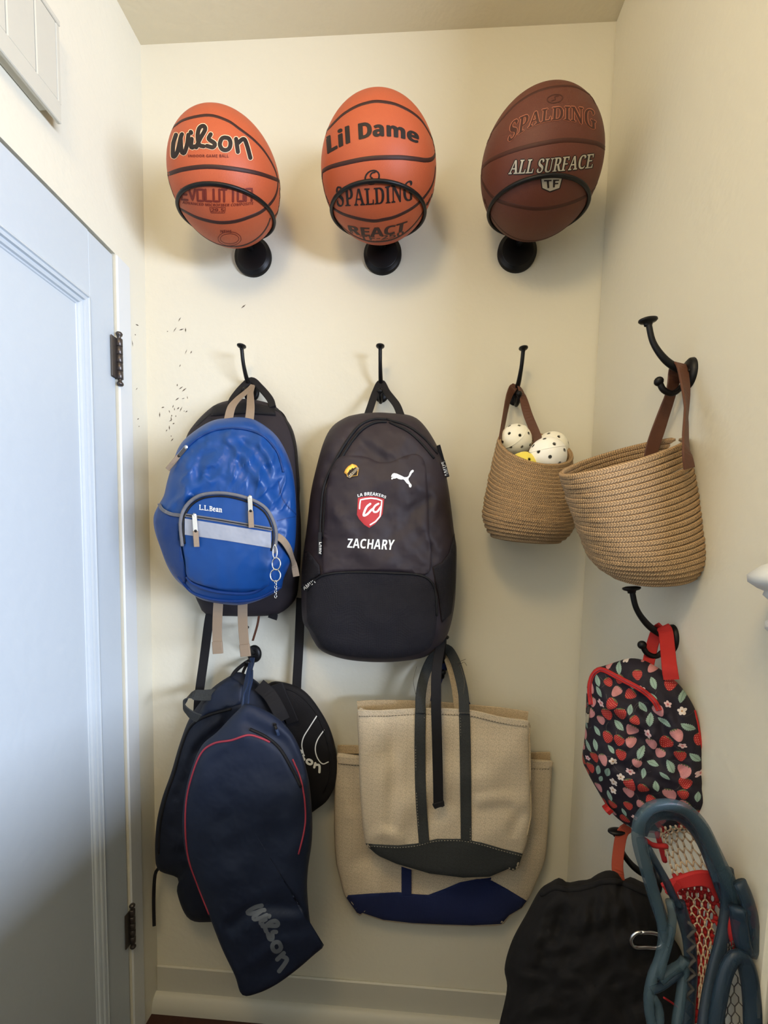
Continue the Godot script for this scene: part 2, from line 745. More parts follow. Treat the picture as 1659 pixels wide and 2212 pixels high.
func tri_color(m: StandardMaterial3D, t: Texture2D) -> StandardMaterial3D:
	m.albedo_texture = t
	m.uv1_triplanar = true
	return m

func c8(r: int, g: int, b: int) -> Color:
	return Color8(r, g, b)

func make_materials() -> void:
	var weave := weave_tex(128, 16, 3.0)
	var twill := weave_tex(128, 16, 3.0, true)
	var grain := noise_tex(FastNoiseLite.TYPE_CELLULAR, 0.06, 3, 6.0)
	var plaster := noise_tex(FastNoiseLite.TYPE_SIMPLEX_SMOOTH, 0.03, 5, 1.5)
	var crumple := noise_tex(FastNoiseLite.TYPE_SIMPLEX_SMOOTH, 0.008, 9, 14.0)
	var fade := noise_tex(FastNoiseLite.TYPE_SIMPLEX_SMOOTH, 0.012, 11, 0.0, 512, 0.78, 1.0)
	M.wall = tri_normal(mat(c8(213, 208, 189), 0.62), plaster, 3.0, 0.35)
	M.hall = mat(c8(90, 80, 70), 0.8)
	M.ceiling = tri_normal(mat(c8(212, 203, 176), 0.8), plaster, 3.0, 0.35)
	M.door = tri_normal(mat(c8(185, 193, 197), 0.38), plaster, 2.0, 0.25)
	M.trim = tri_normal(mat(c8(206, 208, 205), 0.4), plaster, 2.0, 0.25)
	M.cabinet = tri_normal(mat(c8(192, 189, 174), 0.45), plaster, 2.0, 0.25)
	M.stick_sheet = mat(c8(60, 80, 94), 0.34)
	M.stick_sheet.transparency = BaseMaterial3D.TRANSPARENCY_ALPHA
	M.stick_sheet.albedo_color.a = 0.55
	M.floor = tri_color(tri_normal(mat(c8(64, 36, 26), 0.5), plaster, 3.0, 0.4), fade)
	M.iron = mat(c8(22, 21, 21), 0.42, 0.35)
	M.bronze = mat(c8(84, 78, 74), 0.36, 0.7)
	M.steel = mat(c8(205, 205, 202), 0.28, 1.0)
	M.ball_orange = tri_normal(mat(c8(172, 82, 48), 0.5), grain, 22.0, 0.5)
	M.ball_brown = tri_normal(mat(c8(94, 50, 36), 0.55), grain, 22.0, 0.5)
	M.seam = mat(c8(52, 24, 18), 0.55)
	M.seam_brown = mat(c8(66, 32, 20), 0.6)
	M.ink = mat(c8(30, 20, 16), 0.6)
	M.ink_red = mat(c8(104, 34, 20), 0.6)
	M.ink_cream = mat(c8(232, 196, 160), 0.6)
	M.silver_print = mat(c8(176, 168, 150), 0.4, 0.3)
	M.print_white = mat(c8(238, 240, 236), 0.6)
	M.blue_nylon = tri_normal(mat(c8(18, 64, 126), 0.4), crumple, 3.0, 0.15)
	M.blue_dark = tri_normal(mat(c8(14, 50, 106), 0.5), crumple, 5.0, 0.25)
	M.black_cloth = tri_normal(mat(c8(40, 34, 38), 0.75), weave, 60.0, 0.5)
	M.black_smooth = tri_normal(mat(c8(46, 38, 42), 0.6), crumple, 4.0, 0.3)
	M.black_mesh = tri_normal(mat(c8(27, 25, 31), 0.8), twill, 34.0, 1.2)
	M.black_web = tri_normal(mat(c8(20, 18, 20), 0.75), weave, 70.0, 0.6)
	M.zip = tri_normal(mat(c8(17, 16, 18), 0.6), twill, 60.0, 0.8)
	M.khaki = tri_normal(mat(c8(142, 124, 104), 0.8), weave, 60.0, 1.0)
	M.grey_trim = tri_normal(mat(c8(104, 104, 108), 0.7), weave, 60.0, 0.7)
	M.reflective = tri_normal(mat(c8(150, 154, 164), 0.35, 0.1), crumple, 6.0, 0.3)
	M.navy = tri_normal(mat(c8(25, 34, 54), 0.6), crumple, 4.0, 0.3)
	M.navy_dark = tri_normal(mat(c8(21, 27, 43), 0.65), crumple, 4.0, 0.3)
	M.navy_light = tri_normal(mat(c8(36, 50, 76), 0.55), crumple, 5.0, 0.3)
	M.red_pipe = mat(c8(150, 52, 66), 0.6)
	M.faint_print = mat(c8(98, 104, 112), 0.6)
	M.canvas = tri_color(tri_normal(mat(c8(226, 208, 178), 0.9), weave, 40.0, 0.7), fade)
	M.canvas_old = tri_color(tri_normal(mat(c8(206, 184, 148), 0.9), weave, 40.0, 0.7), fade)
	M.tote_grey = tri_color(tri_normal(mat(c8(60, 62, 61), 0.9), weave, 40.0, 0.7), fade)
	M.tote_blue = tri_normal(mat(c8(27, 37, 76), 0.9), weave, 40.0, 0.7)
	M.thread = mat(c8(168, 160, 140), 0.8)
	M.thread_dark = mat(c8(92, 84, 70), 0.8)
	M.leather = tri_normal(mat(c8(88, 54, 38), 0.55), plaster, 12.0, 0.5)
	M.red_web = tri_normal(mat(c8(168, 34, 30), 0.7), weave, 60.0, 0.6)
	M.orange_web = tri_normal(mat(c8(142, 58, 36), 0.7), weave, 60.0, 0.6)
	M.sack = tri_normal(mat(c8(16, 14, 14), 0.9), crumple, 4.0, 0.4)
	M.plastic_white = mat(c8(246, 242, 224), 0.35)
	M.plastic_bright = mat(c8(252, 250, 240), 0.3)
	M.plastic_yellow = mat(c8(238, 220, 96), 0.4)
	M.hole = mat(c8(120, 110, 84), 0.6)
	M.cord_red = mat(c8(176, 40, 40), 0.8)
	M.cord_cream = mat(c8(206, 180, 146), 0.8)
	M.cord_grey = mat(c8(70, 66, 62), 0.8)
	M.stick = mat(c8(66, 86, 96), 0.32)
	M.stick.transparency = BaseMaterial3D.TRANSPARENCY_ALPHA
	M.stick.albedo_color.a = 0.56
	M.stick_dark = mat(c8(40, 56, 70), 0.35)
	M.stick_dark.transparency = BaseMaterial3D.TRANSPARENCY_ALPHA
	M.stick_dark.albedo_color.a = 0.8
	M.gold = mat(c8(232, 176, 78), 0.4, 0.3)
	M.shield_red = mat(c8(176, 52, 56), 0.6)
	M.scuff = mat(c8(96, 84, 70), 0.9)
	M.glass = mat(Color(1, 1, 1, 0.08), 0.02)
	M.glass.transparency = BaseMaterial3D.TRANSPARENCY_ALPHA
	M.lamp_glow = mat(c8(255, 236, 200), 0.6)
	M.lamp_glow.emission_enabled = true
	M.lamp_glow.emission = Color(1.0, 0.85, 0.62)
	M.lamp_glow.emission_energy_multiplier = 1.2
	M.berry = mat(Color(0.86, 0.86, 0.86), 0.75)
	M.berry.albedo_texture = berry_texture()
	M.jute = mat(c8(190, 158, 120), 0.95)
	var br := braid_textures()
	M.jute.albedo_texture = br[0]
	M.jute.normal_enabled = true
	M.jute.normal_texture = br[1]
	M.jute.normal_scale = 1.0

# plaited jute: herringbone strands along u
func braid_textures() -> Array:
	var w := 256
	var h := 64
	var hm := Image.create(w, h, false, Image.FORMAT_RGBA8)
	var cm := Image.create(w, h, false, Image.FORMAT_RGBA8)
	var f := FastNoiseLite.new()
	f.seed = 4
	f.frequency = 0.09
	for y in h:
		for x in w:
			var v := y / float(h) * 4.0
			var k := int(v)
			var s := fposmod(v, 1.0)
			var q := x / float(w) * 16.0 + (s if k % 2 == 0 else 1.0 - s) * 0.9
			var d := absf(fposmod(q, 1.0) - 0.5) * 2.0
			var hh := sqrt(maxf(0.0, 1.0 - d * d)) * (0.55 + 0.45 * sin(s * PI))
			hh = clampf(hh + f.get_noise_2d(x * 3.0, y * 3.0) * 0.15, 0.0, 1.0)
			hm.set_pixel(x, y, Color(hh, hh, hh))
			var t := 0.62 + 0.38 * hh + f.get_noise_2d(x + 70.0, y * 2.0) * 0.18
			cm.set_pixel(x, y, Color(t, t * 0.985, t * 0.95))
	hm.bump_map_to_normal_map(5.0)
	return [image_tex(cm), image_tex(hm)]

# ---- a printed cloth: berries, leaves and blossoms on near-black
func blot(im: Image, c: Vector2, ang: float, rx: float, ry: float, shape: Callable, paint: Callable) -> void:
	var n := im.get_width()
	var R := int(maxf(rx, ry) * 1.3) + 2
	for y in range(-R, R + 1):
		for x in range(-R, R + 1):
			var p := Vector2(x, y).rotated(-ang) / Vector2(rx, ry)
			if shape.call(p):
				im.set_pixel(posmod(int(c.x) + x, n), posmod(int(c.y) + y, n), paint.call(p))

func berry_texture() -> ImageTexture:
	var n := 768
	var im := Image.create(n, n, false, Image.FORMAT_RGBA8)
	im.fill(c8(34, 28, 40))
	var rng := RandomNumberGenerator.new()
	rng.seed = 21
	for i in 46:                                             # thin stems
		var p := Vector2(rng.randf(), rng.randf()) * n
		var a := rng.randf() * TAU
		for k in 90:
			a += 0.018
			p += Vector2.from_angle(a)
			im.set_pixel(posmod(int(p.x), n), posmod(int(p.y), n), c8(104, 100, 92))
			im.set_pixel(posmod(int(p.x) + 1, n), posmod(int(p.y), n), c8(84, 80, 76))
	var round_berry := func(p: Vector2) -> bool:
		var wid := 1.0 - 0.34 * clampf(p.y, -1.0, 1.0)
		return (p.x / wid) ** 2 + p.y ** 2 < 1.0
	var leaf := func(p: Vector2) -> bool:
		return absf(p.y) < (1.0 - p.x * p.x) * (0.94 + 0.1 * sin(p.x * 26.0)) and absf(p.x) < 1.0
	var blossom := func(p: Vector2) -> bool:
		var r := p.length()
		return r < 0.62 + 0.38 * absf(cos(p.angle() * 2.5))
	var kinds := [0, 1, 2, 0, 3, 2, 0, 1, 2, 4]
	var spots := []
	var tries := 0
	while spots.size() < 132 and tries < 6000:
		tries += 1
		var c := Vector2(rng.randf(), rng.randf()) * n
		var ok := true
		for s in spots:
			var d: Vector2 = (s - c).abs()
			d = Vector2(minf(d.x, n - d.x), minf(d.y, n - d.y))
			if d.length() < 56.0:
				ok = false
				break
		if not ok:
			continue
		spots.append(c)
		var k: int = kinds[spots.size() % kinds.size()]
		var ang := rng.randf_range(-0.9, 0.9)
		var s := rng.randf_range(0.85, 1.2)
		if k == 0 or k == 1:
			var base := c8(196, 48, 48) if k == 0 else c8(232, 158, 158)
			var dot := c8(244, 168, 140) if k == 0 else base
			blot(im, c, ang, 26.0 * s, 31.0 * s, round_berry, func(p: Vector2) -> Color:
				if p.y < -0.78 + 0.12 * sin(p.x * 15.0):
					return c8(96, 112, 72)
				var g := Vector2(fposmod(p.x * 3.2 + (0.5 if posmod(int(floor(p.y * 3.2)), 2) == 0 else 0.0), 1.0), fposmod(p.y * 3.2, 1.0)) - Vector2(0.5, 0.5)
				return dot if g.length() < 0.2 else base.darkened(0.1 * p.length()))
		elif k == 2:
			blot(im, c, ang + 1.1, 31.0 * s, 15.0 * s, leaf, func(p: Vector2) -> Color:
				return c8(118, 142, 128) if absf(p.y) < 0.07 else c8(158, 186, 170))
		elif k == 3:
			blot(im, c, ang, 21.0 * s, 21.0 * s, blossom, func(p: Vector2) -> Color:
				return c8(190, 140, 90) if p.length() < 0.2 else c8(240, 226, 216))
		else:
			blot(im, c, ang + 0.4, 24.0 * s, 17.0 * s, blossom, func(p: Vector2) -> Color:
				return c8(214, 118, 122) if p.length() < 0.3 else c8(240, 204, 204))
	return image_tex(im)

# ---------------------------------------------------------------- the nook and the hall behind the camera
func build_room() -> void:
	var st := mb()
	slab(st, Vector3(-0.9, -0.1, -0.12), Vector3(2.02, 0.0, 4.6))
	struct("floor", st, M.floor)
	st = mb()
	slab(st, Vector3(-0.9, CEIL, -0.12), Vector3(2.02, CEIL + 0.1, 4.6))
	struct("ceiling", st, M.ceiling)
	st = mb()
	slab(st, Vector3(-0.9, 0, -0.12), Vector3(2.02, CEIL, 0.0))
	var wb := struct("wall_back", st, M.wall)
	st = mb()
	slab(st, Vector3(XL - 0.1, 1.862, 0.0), Vector3(XL, CEIL, 4.5))
	slab(st, Vector3(XL - 0.1, 0, 0.0), Vector3(XL, 1.862, 0.108))
	slab(st, Vector3(XL - 0.1, 0, 0.978), Vector3(XL, 1.862, 4.5))
	slab(st, Vector3(XL - 0.16, 0, 0.0), Vector3(XL - 0.1, CEIL, 4.5))
	struct("wall_left", st, M.wall)
	st = mb()
	slab(st, Vector3(XR, 0, 0.0), Vector3(XR + 0.035, CEIL, WALL_END), 0.004)
	struct("wall_right", st, M.wall)
	st = mb()
	slab(st, Vector3(-0.9, 0, 4.5), Vector3(2.02, CEIL, 4.6))
	struct("wall_front", st, M.hall)
	# the stair hall's outer wall with its window
	st = mb()
	var y0 := WIN_Y0
	var y1 := WIN_Y1
	var z0 := WIN_Z0
	var z1 := WIN_Z1
	slab(st, Vector3(WIN_X, 0, -0.12), Vector3(WIN_X + 0.1, CEIL, z0))
	slab(st, Vector3(WIN_X, 0, z1), Vector3(WIN_X + 0.1, CEIL, 4.6))
	slab(st, Vector3(WIN_X, 0, z0), Vector3(WIN_X + 0.1, y0, z1))
	slab(st, Vector3(WIN_X, y1, z0), Vector3(WIN_X + 0.1, CEIL, z1))
	struct("wall_hall", st, M.hall)
	st = mb()
	var zm := (z0 + z1) * 0.5
	slab(st, Vector3(WIN_X + 0.04, y0, z0), Vector3(WIN_X + 0.08, y0 + 0.04, z1), 0.004)
	slab(st, Vector3(WIN_X + 0.04, y1 - 0.04, z0), Vector3(WIN_X + 0.08, y1, z1), 0.004)
	slab(st, Vector3(WIN_X + 0.04, y0, z0), Vector3(WIN_X + 0.08, y1, z0 + 0.04), 0.004)
	slab(st, Vector3(WIN_X + 0.04, y0, z1 - 0.04), Vector3(WIN_X + 0.08, y1, z1), 0.004)
	slab(st, Vector3(WIN_X + 0.045, y0, zm - 0.015), Vector3(WIN_X + 0.075, y1, zm + 0.015), 0.004)
	var wn := struct("window_1", st, M.trim)
	for s in [[z0 + 0.04, zm - 0.015], [zm + 0.015, z1 - 0.04]]:
		st = mb()
		slab(st, Vector3(WIN_X + 0.058, y0 + 0.04, s[0]), Vector3(WIN_X + 0.062, y1 - 0.04, s[1]))
		part("pane", st, M.glass, wn)
	# knee wall along the stair
	st = mb()
	slab(st, Vector3(XR + 0.005, 0, WALL_END), Vector3(XR + 0.035, KNEE, 4.5), 0.004)
	struct("wall_knee", st, M.hall)
	# skirting along the back wall: a flat board with a quarter-round shoe
	st = mb()
	slab(st, Vector3(XL, 0.0, 0.0), Vector3(XR, 0.114, 0.007), 0.003)
	struct("baseboard_back", st, M.cabinet)
	st = mb()
	var rows := []
	for x in [XL, XR]:
		var ring := PackedVector3Array()
		for k in 9:
			var a := PI * 0.5 * k / 8.0
			ring.append(Vector3(x, 0.042 * cos(a), 0.007 + 0.024 * sin(a)))
		rows.append(ring)
	grid(st, rows, false)
	struct("trim_2", st, M.cabinet)
	# scuffs on the paint beside the door
	st = mb(0xFFFFFFFF)
	var rng := RandomNumberGenerator.new()
	rng.seed = 5
	for c in P2("388,690 392,712 362,716 378,712 401,713 383,832 391,838 398,842 405,859 396,861 374,878 377,884 385,882 391,884 398,888 345,896 371,898 369,908 366,924 370,942 413,761 389,790 383,862 402,760 526,662 370,905 403,889 380,899 375,915 352,880 296,702 292,723 286,742 298,905 300,921 295,840 360,930 372,950 366,889"):
		var a := rng.randf_range(-0.4, 1.3)
		var l := rng.randf_range(0.0012, 0.0075)
		var w := rng.randf_range(0.0007, 0.0016)
		var p := at(c.x, c.y, 0.0) + Vector3(0, 0, 0.0004)
		var n0 := Vector3.RIGHT
		var fw := Vector3.BACK
		if p.x < XL + 0.002:
			p = at_x(c.x, c.y, XL + (0.004 if c.x < 280.0 else 0.0)) + Vector3(0.0004, 0, 0)
			n0 = Vector3.FORWARD
			fw = Vector3.RIGHT
		var d := n0 * sin(a) + Vector3.UP * cos(a)
		var n := d.cross(fw)
		quad(st, p - d * l - n * w * 0.2, p - n * w, p + d * l + n * w * 0.3, p + n * w)
	var sc := part("scuff_mark", st, M.scuff, wb)
	sc.set_meta("kind", "stuff")
	# ceiling lamp of the hall
	var lp := thing("ceiling_lamp", "round frosted ceiling lamp in the hall behind the camera", "lamp", LAMP_AT)
	st = mb()
	lathe(st, [Vector2(0.0, 0.0), Vector2(0.15, 0.0), Vector2(0.15, -0.03), Vector2(0.13, -0.035)], Transform3D(Basis(), LAMP_AT))
	part("base", st, M.bronze, lp)
	st = mb()
	lathe(st, [Vector2(0.135, -0.03), Vector2(0.13, -0.07), Vector2(0.1, -0.105), Vector2(0.05, -0.125), Vector2(0.0, -0.13)], Transform3D(Basis(), LAMP_AT))
	part("lamp_shade", st, M.lamp_glow, lp)

# ---------------------------------------------------------------- door, hinges, small wall cabinet
func build_door_side() -> void:
	var xf := XL - 0.003
	var z0 := 0.1125
	var z1 := 0.974
	var d := Node3D.new()
	d.name = "door_1"
	d.set_meta("kind", "structure")
	d.set_meta("label", "white painted door with one tall moulded panel, hung on the left wall")
	add_child(d)
	var zi := 0.186
	var zo := 0.9
	var yb := 0.14
	var yt := 1.731
	var st := mb()
	slab(st, Vector3(xf - 0.035, 0.008, z0), Vector3(xf, 1.857, zi), 0.0015)
	part("stile", st, M.door, d)
	st = mb()
	slab(st, Vector3(xf - 0.035, 0.008, zo), Vector3(xf, 1.857, z1), 0.0015)
	part("stile", st, M.door, d)
	st = mb()
	slab(st, Vector3(xf - 0.035, yt, zi), Vector3(xf, 1.857, zo))
	part("rail", st, M.door, d)
	st = mb()
	slab(st, Vector3(xf - 0.035, 0.008, zi), Vector3(xf, yb, zo))
	part("rail", st, M.door, d)
	st = mb()
	slab(st, Vector3(xf - 0.03, yb, zi), Vector3(xf - 0.009, yt, zo))
	part("panel", st, M.door, d)
	# stepped panel moulding, mitred at the corners
	st = mb(0xFFFFFFFF)
	var prof := [[-0.001, 0.0], [0.0, 0.003], [0.0045, 0.0042], [0.006, 0.001], [0.0075, 0.001], [0.009, 0.0028], [0.0135, 0.0018], [0.0148, -0.0028], [0.0168, -0.0028], [0.018, -0.0012], [0.0225, -0.0028], [0.024, -0.0068], [0.027, -0.0072], [0.0285, -0.0095]]
	var rows := []
	for p in prof:
		var x: float = xf + p[1]
		var i: float = p[0]
		rows.append(PackedVector3Array([Vector3(x, yb + i, zi + i), Vector3(x, yt - i, zi + i), Vector3(x, yt - i, zo - i), Vector3(x, yb + i, zo - i)]))
	grid(st, rows, true)
	part("moulding", st, M.door, d)
	# casing beside the hinges and the head stop above the door
	st = mb()
	slab(st, Vector3(XL - 0.01, 0.0, 0.062), Vector3(XL + 0.0035, 1.862, 0.107), 0.0025)
	struct("trim_1", st, M.trim)
	for h in [[1.642, "upper"], [0.318, "lower"]]:
		var hg := Node3D.new()
		hg.name = "hinge"
		hg.set_meta("label", "dark metal butt hinge, " + h[1] + " of the two on the door edge")
		d.add_child(hg, true)
		var c := Vector3(XL + 0.006, h[0], 0.1095)
		st = mb()
		box(st, c + Vector3(-0.0045, 0, 0.0125), Vector3(0.003, 0.086, 0.017), 0.001)
		part("leaf", st, M.bronze, hg)
		for k in 5:
			st = mb()
			lathe(st, [Vector2(0, 0.0083), Vector2(0.0058, 0.0083), Vector2(0.0065, 0.0077), Vector2(0.0065, -0.0077), Vector2(0.0058, -0.0083), Vector2(0, -0.0083)], Transform3D(Basis(), c + Vector3(0, (k - 2) * 0.0172, 0)), 16)
			part("knuckle", st, M.bronze, hg)
		for s in [1.0, -1.0]:
			st = mb()
			lathe(st, [Vector2(0.0035, 0.0), Vector2(0.0035, 0.004), Vector2(0.0062, 0.007), Vector2(0.007, 0.0105), Vector2(0.005, 0.0135), Vector2(0.0, 0.0145)], Transform3D(Basis().scaled(Vector3(1, s, 1)), c + Vector3(0, s * 0.043, 0)), 14)
			part("pin_tip", st, M.bronze, hg)
	# shallow boarded box high on the wall, cut off by the frame
	var xc := XL + 0.024
	var a := at_x(134, 270, xc)
	var b := at_x(135, 226, xc)
	var e := at_x(138, 62, xc)
	var zr := a.z
	var zl := zr + 0.52
	var cab := thing("wall_cabinet", "shallow white boarded box mounted high on the left wall above the door", "cabinet", Vector3(XL, a.y, zr))
	st = mb()
	slab(st, Vector3(XL, a.y + 0.004, zr + 0.02), Vector3(xc - 0.006, e.y, zl), 0.002)
	part("body", st, M.cabinet, cab)
	var g1 := at_x(79, 60, xc).z
	var g2 := at_x(16, 20, xc).z
	var cuts := [zr + 0.004, g1, g2, g2 + (g2 - g1), g2 + (g2 - g1) * 2.0, zl]
	for k in cuts.size() - 1:
		st = mb()
		slab(st, Vector3(xc - 0.007, b.y, cuts[k] + 0.0008), Vector3(xc - 0.002, e.y - 0.006, cuts[k + 1] - 0.0008), 0.0016)
		part("board", st, M.cabinet, cab)
	st = mb()
	slab(st, Vector3(xc - 0.008, a.y, zr), Vector3(xc, b.y - 0.001, zl), 0.0015)
	part("bottom_rail", st, M.cabinet, cab)
	st = mb()
	slab(st, Vector3(xc - 0.016, b.y, zr - 0.005), Vector3(xc - 0.003, e.y, zr + 0.003), 0.0015)
	part("side_trim", st, M.cabinet, cab)
	st = mb()
	slab(st, Vector3(xc - 0.016, e.y - 0.005, zr - 0.005), Vector3(xc - 0.001, e.y + 0.004, zl), 0.0015)
	part("top_trim", st, M.cabinet, cab)

# ---------------------------------------------------------------- coat hooks
func make_hook() -> Node3D:
	var o := thing("coat_hook", "-", "coat hook")
	var out := Basis(Vector3.RIGHT, PI / 2)              # lathe axis to +z
	var st := mb()
	lathe(st, [Vector2(0, 0.009), Vector2(0.010, 0.0088), Vector2(0.0165, 0.007), Vector2(0.0195, 0.004), Vector2(0.02, 0.0)], Transform3D(out, Vector3.ZERO), 28, 0.9, 1.12)
	part("base_plate", st, M.iron, o)
	st = mb()
	var p := spline([Vector3(0, 0.004, 0.006), Vector3(0, 0.009, 0.022), Vector3(0, 0.022, 0.04), Vector3(0, 0.045, 0.057), Vector3(0, 0.074, 0.066)], 0.005)
	var rr := []
	for i in p.size():
		rr.append(lerpf(0.0062, 0.0042, minf(1.0, i / float(p.size()) * 1.6)))
	tube(st, p, rr, 12)
	part("arm", st, M.iron, o)
	st = mb()
	lathe(st, [Vector2(0, 0.003), Vector2(0.006, 0.0028), Vector2(0.0092, 0.0012), Vector2(0.0095, -0.001), Vector2(0.008, -0.003), Vector2(0.0045, -0.0045), Vector2(0.004, -0.008)], Transform3D(Basis(Vector3.RIGHT, 0.1), Vector3(0, 0.077, 0.0665)), 24, 1.0, 1.45)
	part("cap", st, M.iron, o)
	st = mb()
	tube(st, spline([Vector3(0, -0.008, 0.006), Vector3(0, -0.021, 0.013), Vector3(0, -0.029, 0.024), Vector3(0, -0.024, 0.037), Vector3(0, -0.013, 0.044)], 0.004), 0.0042, 10)
	part("lower_hook", st, M.iron, o)
	st = mb()
	ball(st, Vector3(0, -0.0115, 0.045), 0.0068, 14)
	part("knob", st, M.iron, o)
	for s in [-1.0, 1.0]:
		st = mb()
		ball(st, Vector3(0.010 * s, 0.0, 0.0085), 0.003, 10, Vector3(1, 1, 0.5))
		part("screw", st, M.iron, o)
	return o

func build_hooks() -> void:
	var proto := make_hook()
	var side := Basis(Vector3.UP, -PI / 2)
	var spots := [
		[Vector3(-0.395, 1.611, 0), Basis(), "black iron coat hook on the back wall, behind the blue backpack's loops"],
		[Vector3(-0.083, 1.609, 0), Basis(), "black iron coat hook holding the black backpack printed with a red shield"],
		[Vector3(0.227, 1.603, 0), Basis(), "black iron coat hook holding the small jute basket of perforated balls"],
		[Vector3(-0.389, 0.973, 0), Basis(), "black iron coat hook half hidden above the navy bags near the door"],
		[Vector3(0.08, 0.967, 0), Basis(), "black iron coat hook half hidden behind the canvas totes' handles"],
		[Vector3(XR, 1.508, 0.366), side, "black iron coat hook on the right wall holding the large jute basket"],
		[Vector3(XR, 1.108, 0.37), side, "black iron coat hook on the right wall holding the strawberry print backpack"],
		[Vector3(XR, 0.716, 0.374), side, "black iron coat hook low on the right wall behind the blue lacrosse stick"]]
	for i in spots.size():
		var o: Node3D = proto if i == 0 else proto.duplicate()
		if i > 0:
			o.name = "coat_hook"
			add_child(o, true)
		o.position = spots[i][0]
		o.basis = spots[i][1]
		o.set_meta("label", spots[i][2])
		o.set_meta("group", "black coat hooks on the walls")

# ---------------------------------------------------------------- basketballs on their rings
func build_balls() -> void:
	var names := ["the left basketball near the door", "the middle basketball", "the dark brown basketball by the right corner"]
	var xs := [-0.391, -0.087, 0.217]
	var rings := [Vector3(-0.401, 1.9213, 0.1267), Vector3(-0.0878, 1.9177, 0.1264), Vector3(0.2282, 1.9188, 0.1259)]
	for i in 3:
		var c := Vector3(xs[i], 1.9165, 0)
		var rack := thing("ball_rack", "black metal wall ring with round disc carrying " + names[i], "ball holder", c, "wall rings for the basketballs")
		var st := mb()
		lathe(st, [Vector2(0, 0.013), Vector2(0.034, 0.013), Vector2(0.036, 0.012), Vector2(0.0365, 0.0105), Vector2(0.0425, 0.0095), Vector2(0.0435, 0.008), Vector2(0.0435, 0.0)], Transform3D(Basis(Vector3.RIGHT, PI / 2), c), 44)
		part("wall_disc", st, M.iron, rack)
		st = mb()
		var ring := []
		var f := Vector3(0, -sin(0.133), cos(0.133))
		for k in 24:
			var a := TAU * k / 24
			ring.append(rings[i] + (Vector3.RIGHT * sin(a) + f * cos(a)) * 0.0944)
		tube(st, spline(ring, 0.008, true), 0.0036, 10, true)
		part("ring", st, M.iron, rack)
		st = mb()
		tube(st, PackedVector3Array([Vector3(xs[i], 1.929, 0.006), rings[i] - f * 0.096]), 0.0075, 10)
		part("stem", st, M.iron, rack)
	ball_left()
	ball_middle()
	ball_right()

func sphere_skin(c: Vector3, r: float, st: SurfaceTool) -> Hide:
	var sk := Hide.new()
	sk.host = self
	var rows := []
	for j in 49:
		var b := PI * j / 48.0
		var ring := PackedVector3Array()
		for k in 96:
			var a := TAU * k / 96.0
			ring.append(c + Vector3(sin(b) * cos(a), cos(b), -sin(b) * sin(a)) * r)
		rows.append(ring)
	for j in 48:
		for k in 96:
			var l := (k + 1) % 96
			sk.add(rows[j][k], rows[j + 1][k], rows[j + 1][l])
			sk.add(rows[j][k], rows[j + 1][l], rows[j][l])
	grid(st, rows, true)
	return sk

# a seam: a flat rubber channel along picture points, and its like on the far side
func seams(sk: Hide, c: Vector3, r: float, lines: Array, m: Material, parent: Node) -> void:
	for l in lines:
		var front := sk.path(P2(l), 0.0, 5.0)
		for turn in [0.0, PI]:
			var st := mb()
			var rows := []
			for i in front.size():
				var p := (front[i] - c).normalized().rotated(Vector3.UP, turn)
				var d := (front[mini(i + 1, front.size() - 1)] - front[maxi(i - 1, 0)]).normalized().rotated(Vector3.UP, turn)
				var s := d.cross(p).normalized()
				rows.append(PackedVector3Array([c + (p * r * 0.998 + s * 0.0033), c + (p * (r + 0.0005) + s * 0.0026), c + p * (r + 0.0002), c + (p * (r + 0.0005) - s * 0.0026), c + (p * r * 0.998 - s * 0.0033)]))
			grid(st, rows, false)
			part("seam", st, m, parent)

func place2(bl: Vector2, br: Vector2, tr: Vector2, tl: Vector2, bow0: float, bow1: float) -> Callable:
	return func(q: Vector2) -> Vector2:
		var k := 4.0 * q.x * (1.0 - q.x)
		return (bl.lerp(br, q.x) + Vector2(0, -bow0 * k)).lerp(tl.lerp(tr, q.x) + Vector2(0, -bow1 * k), q.y)

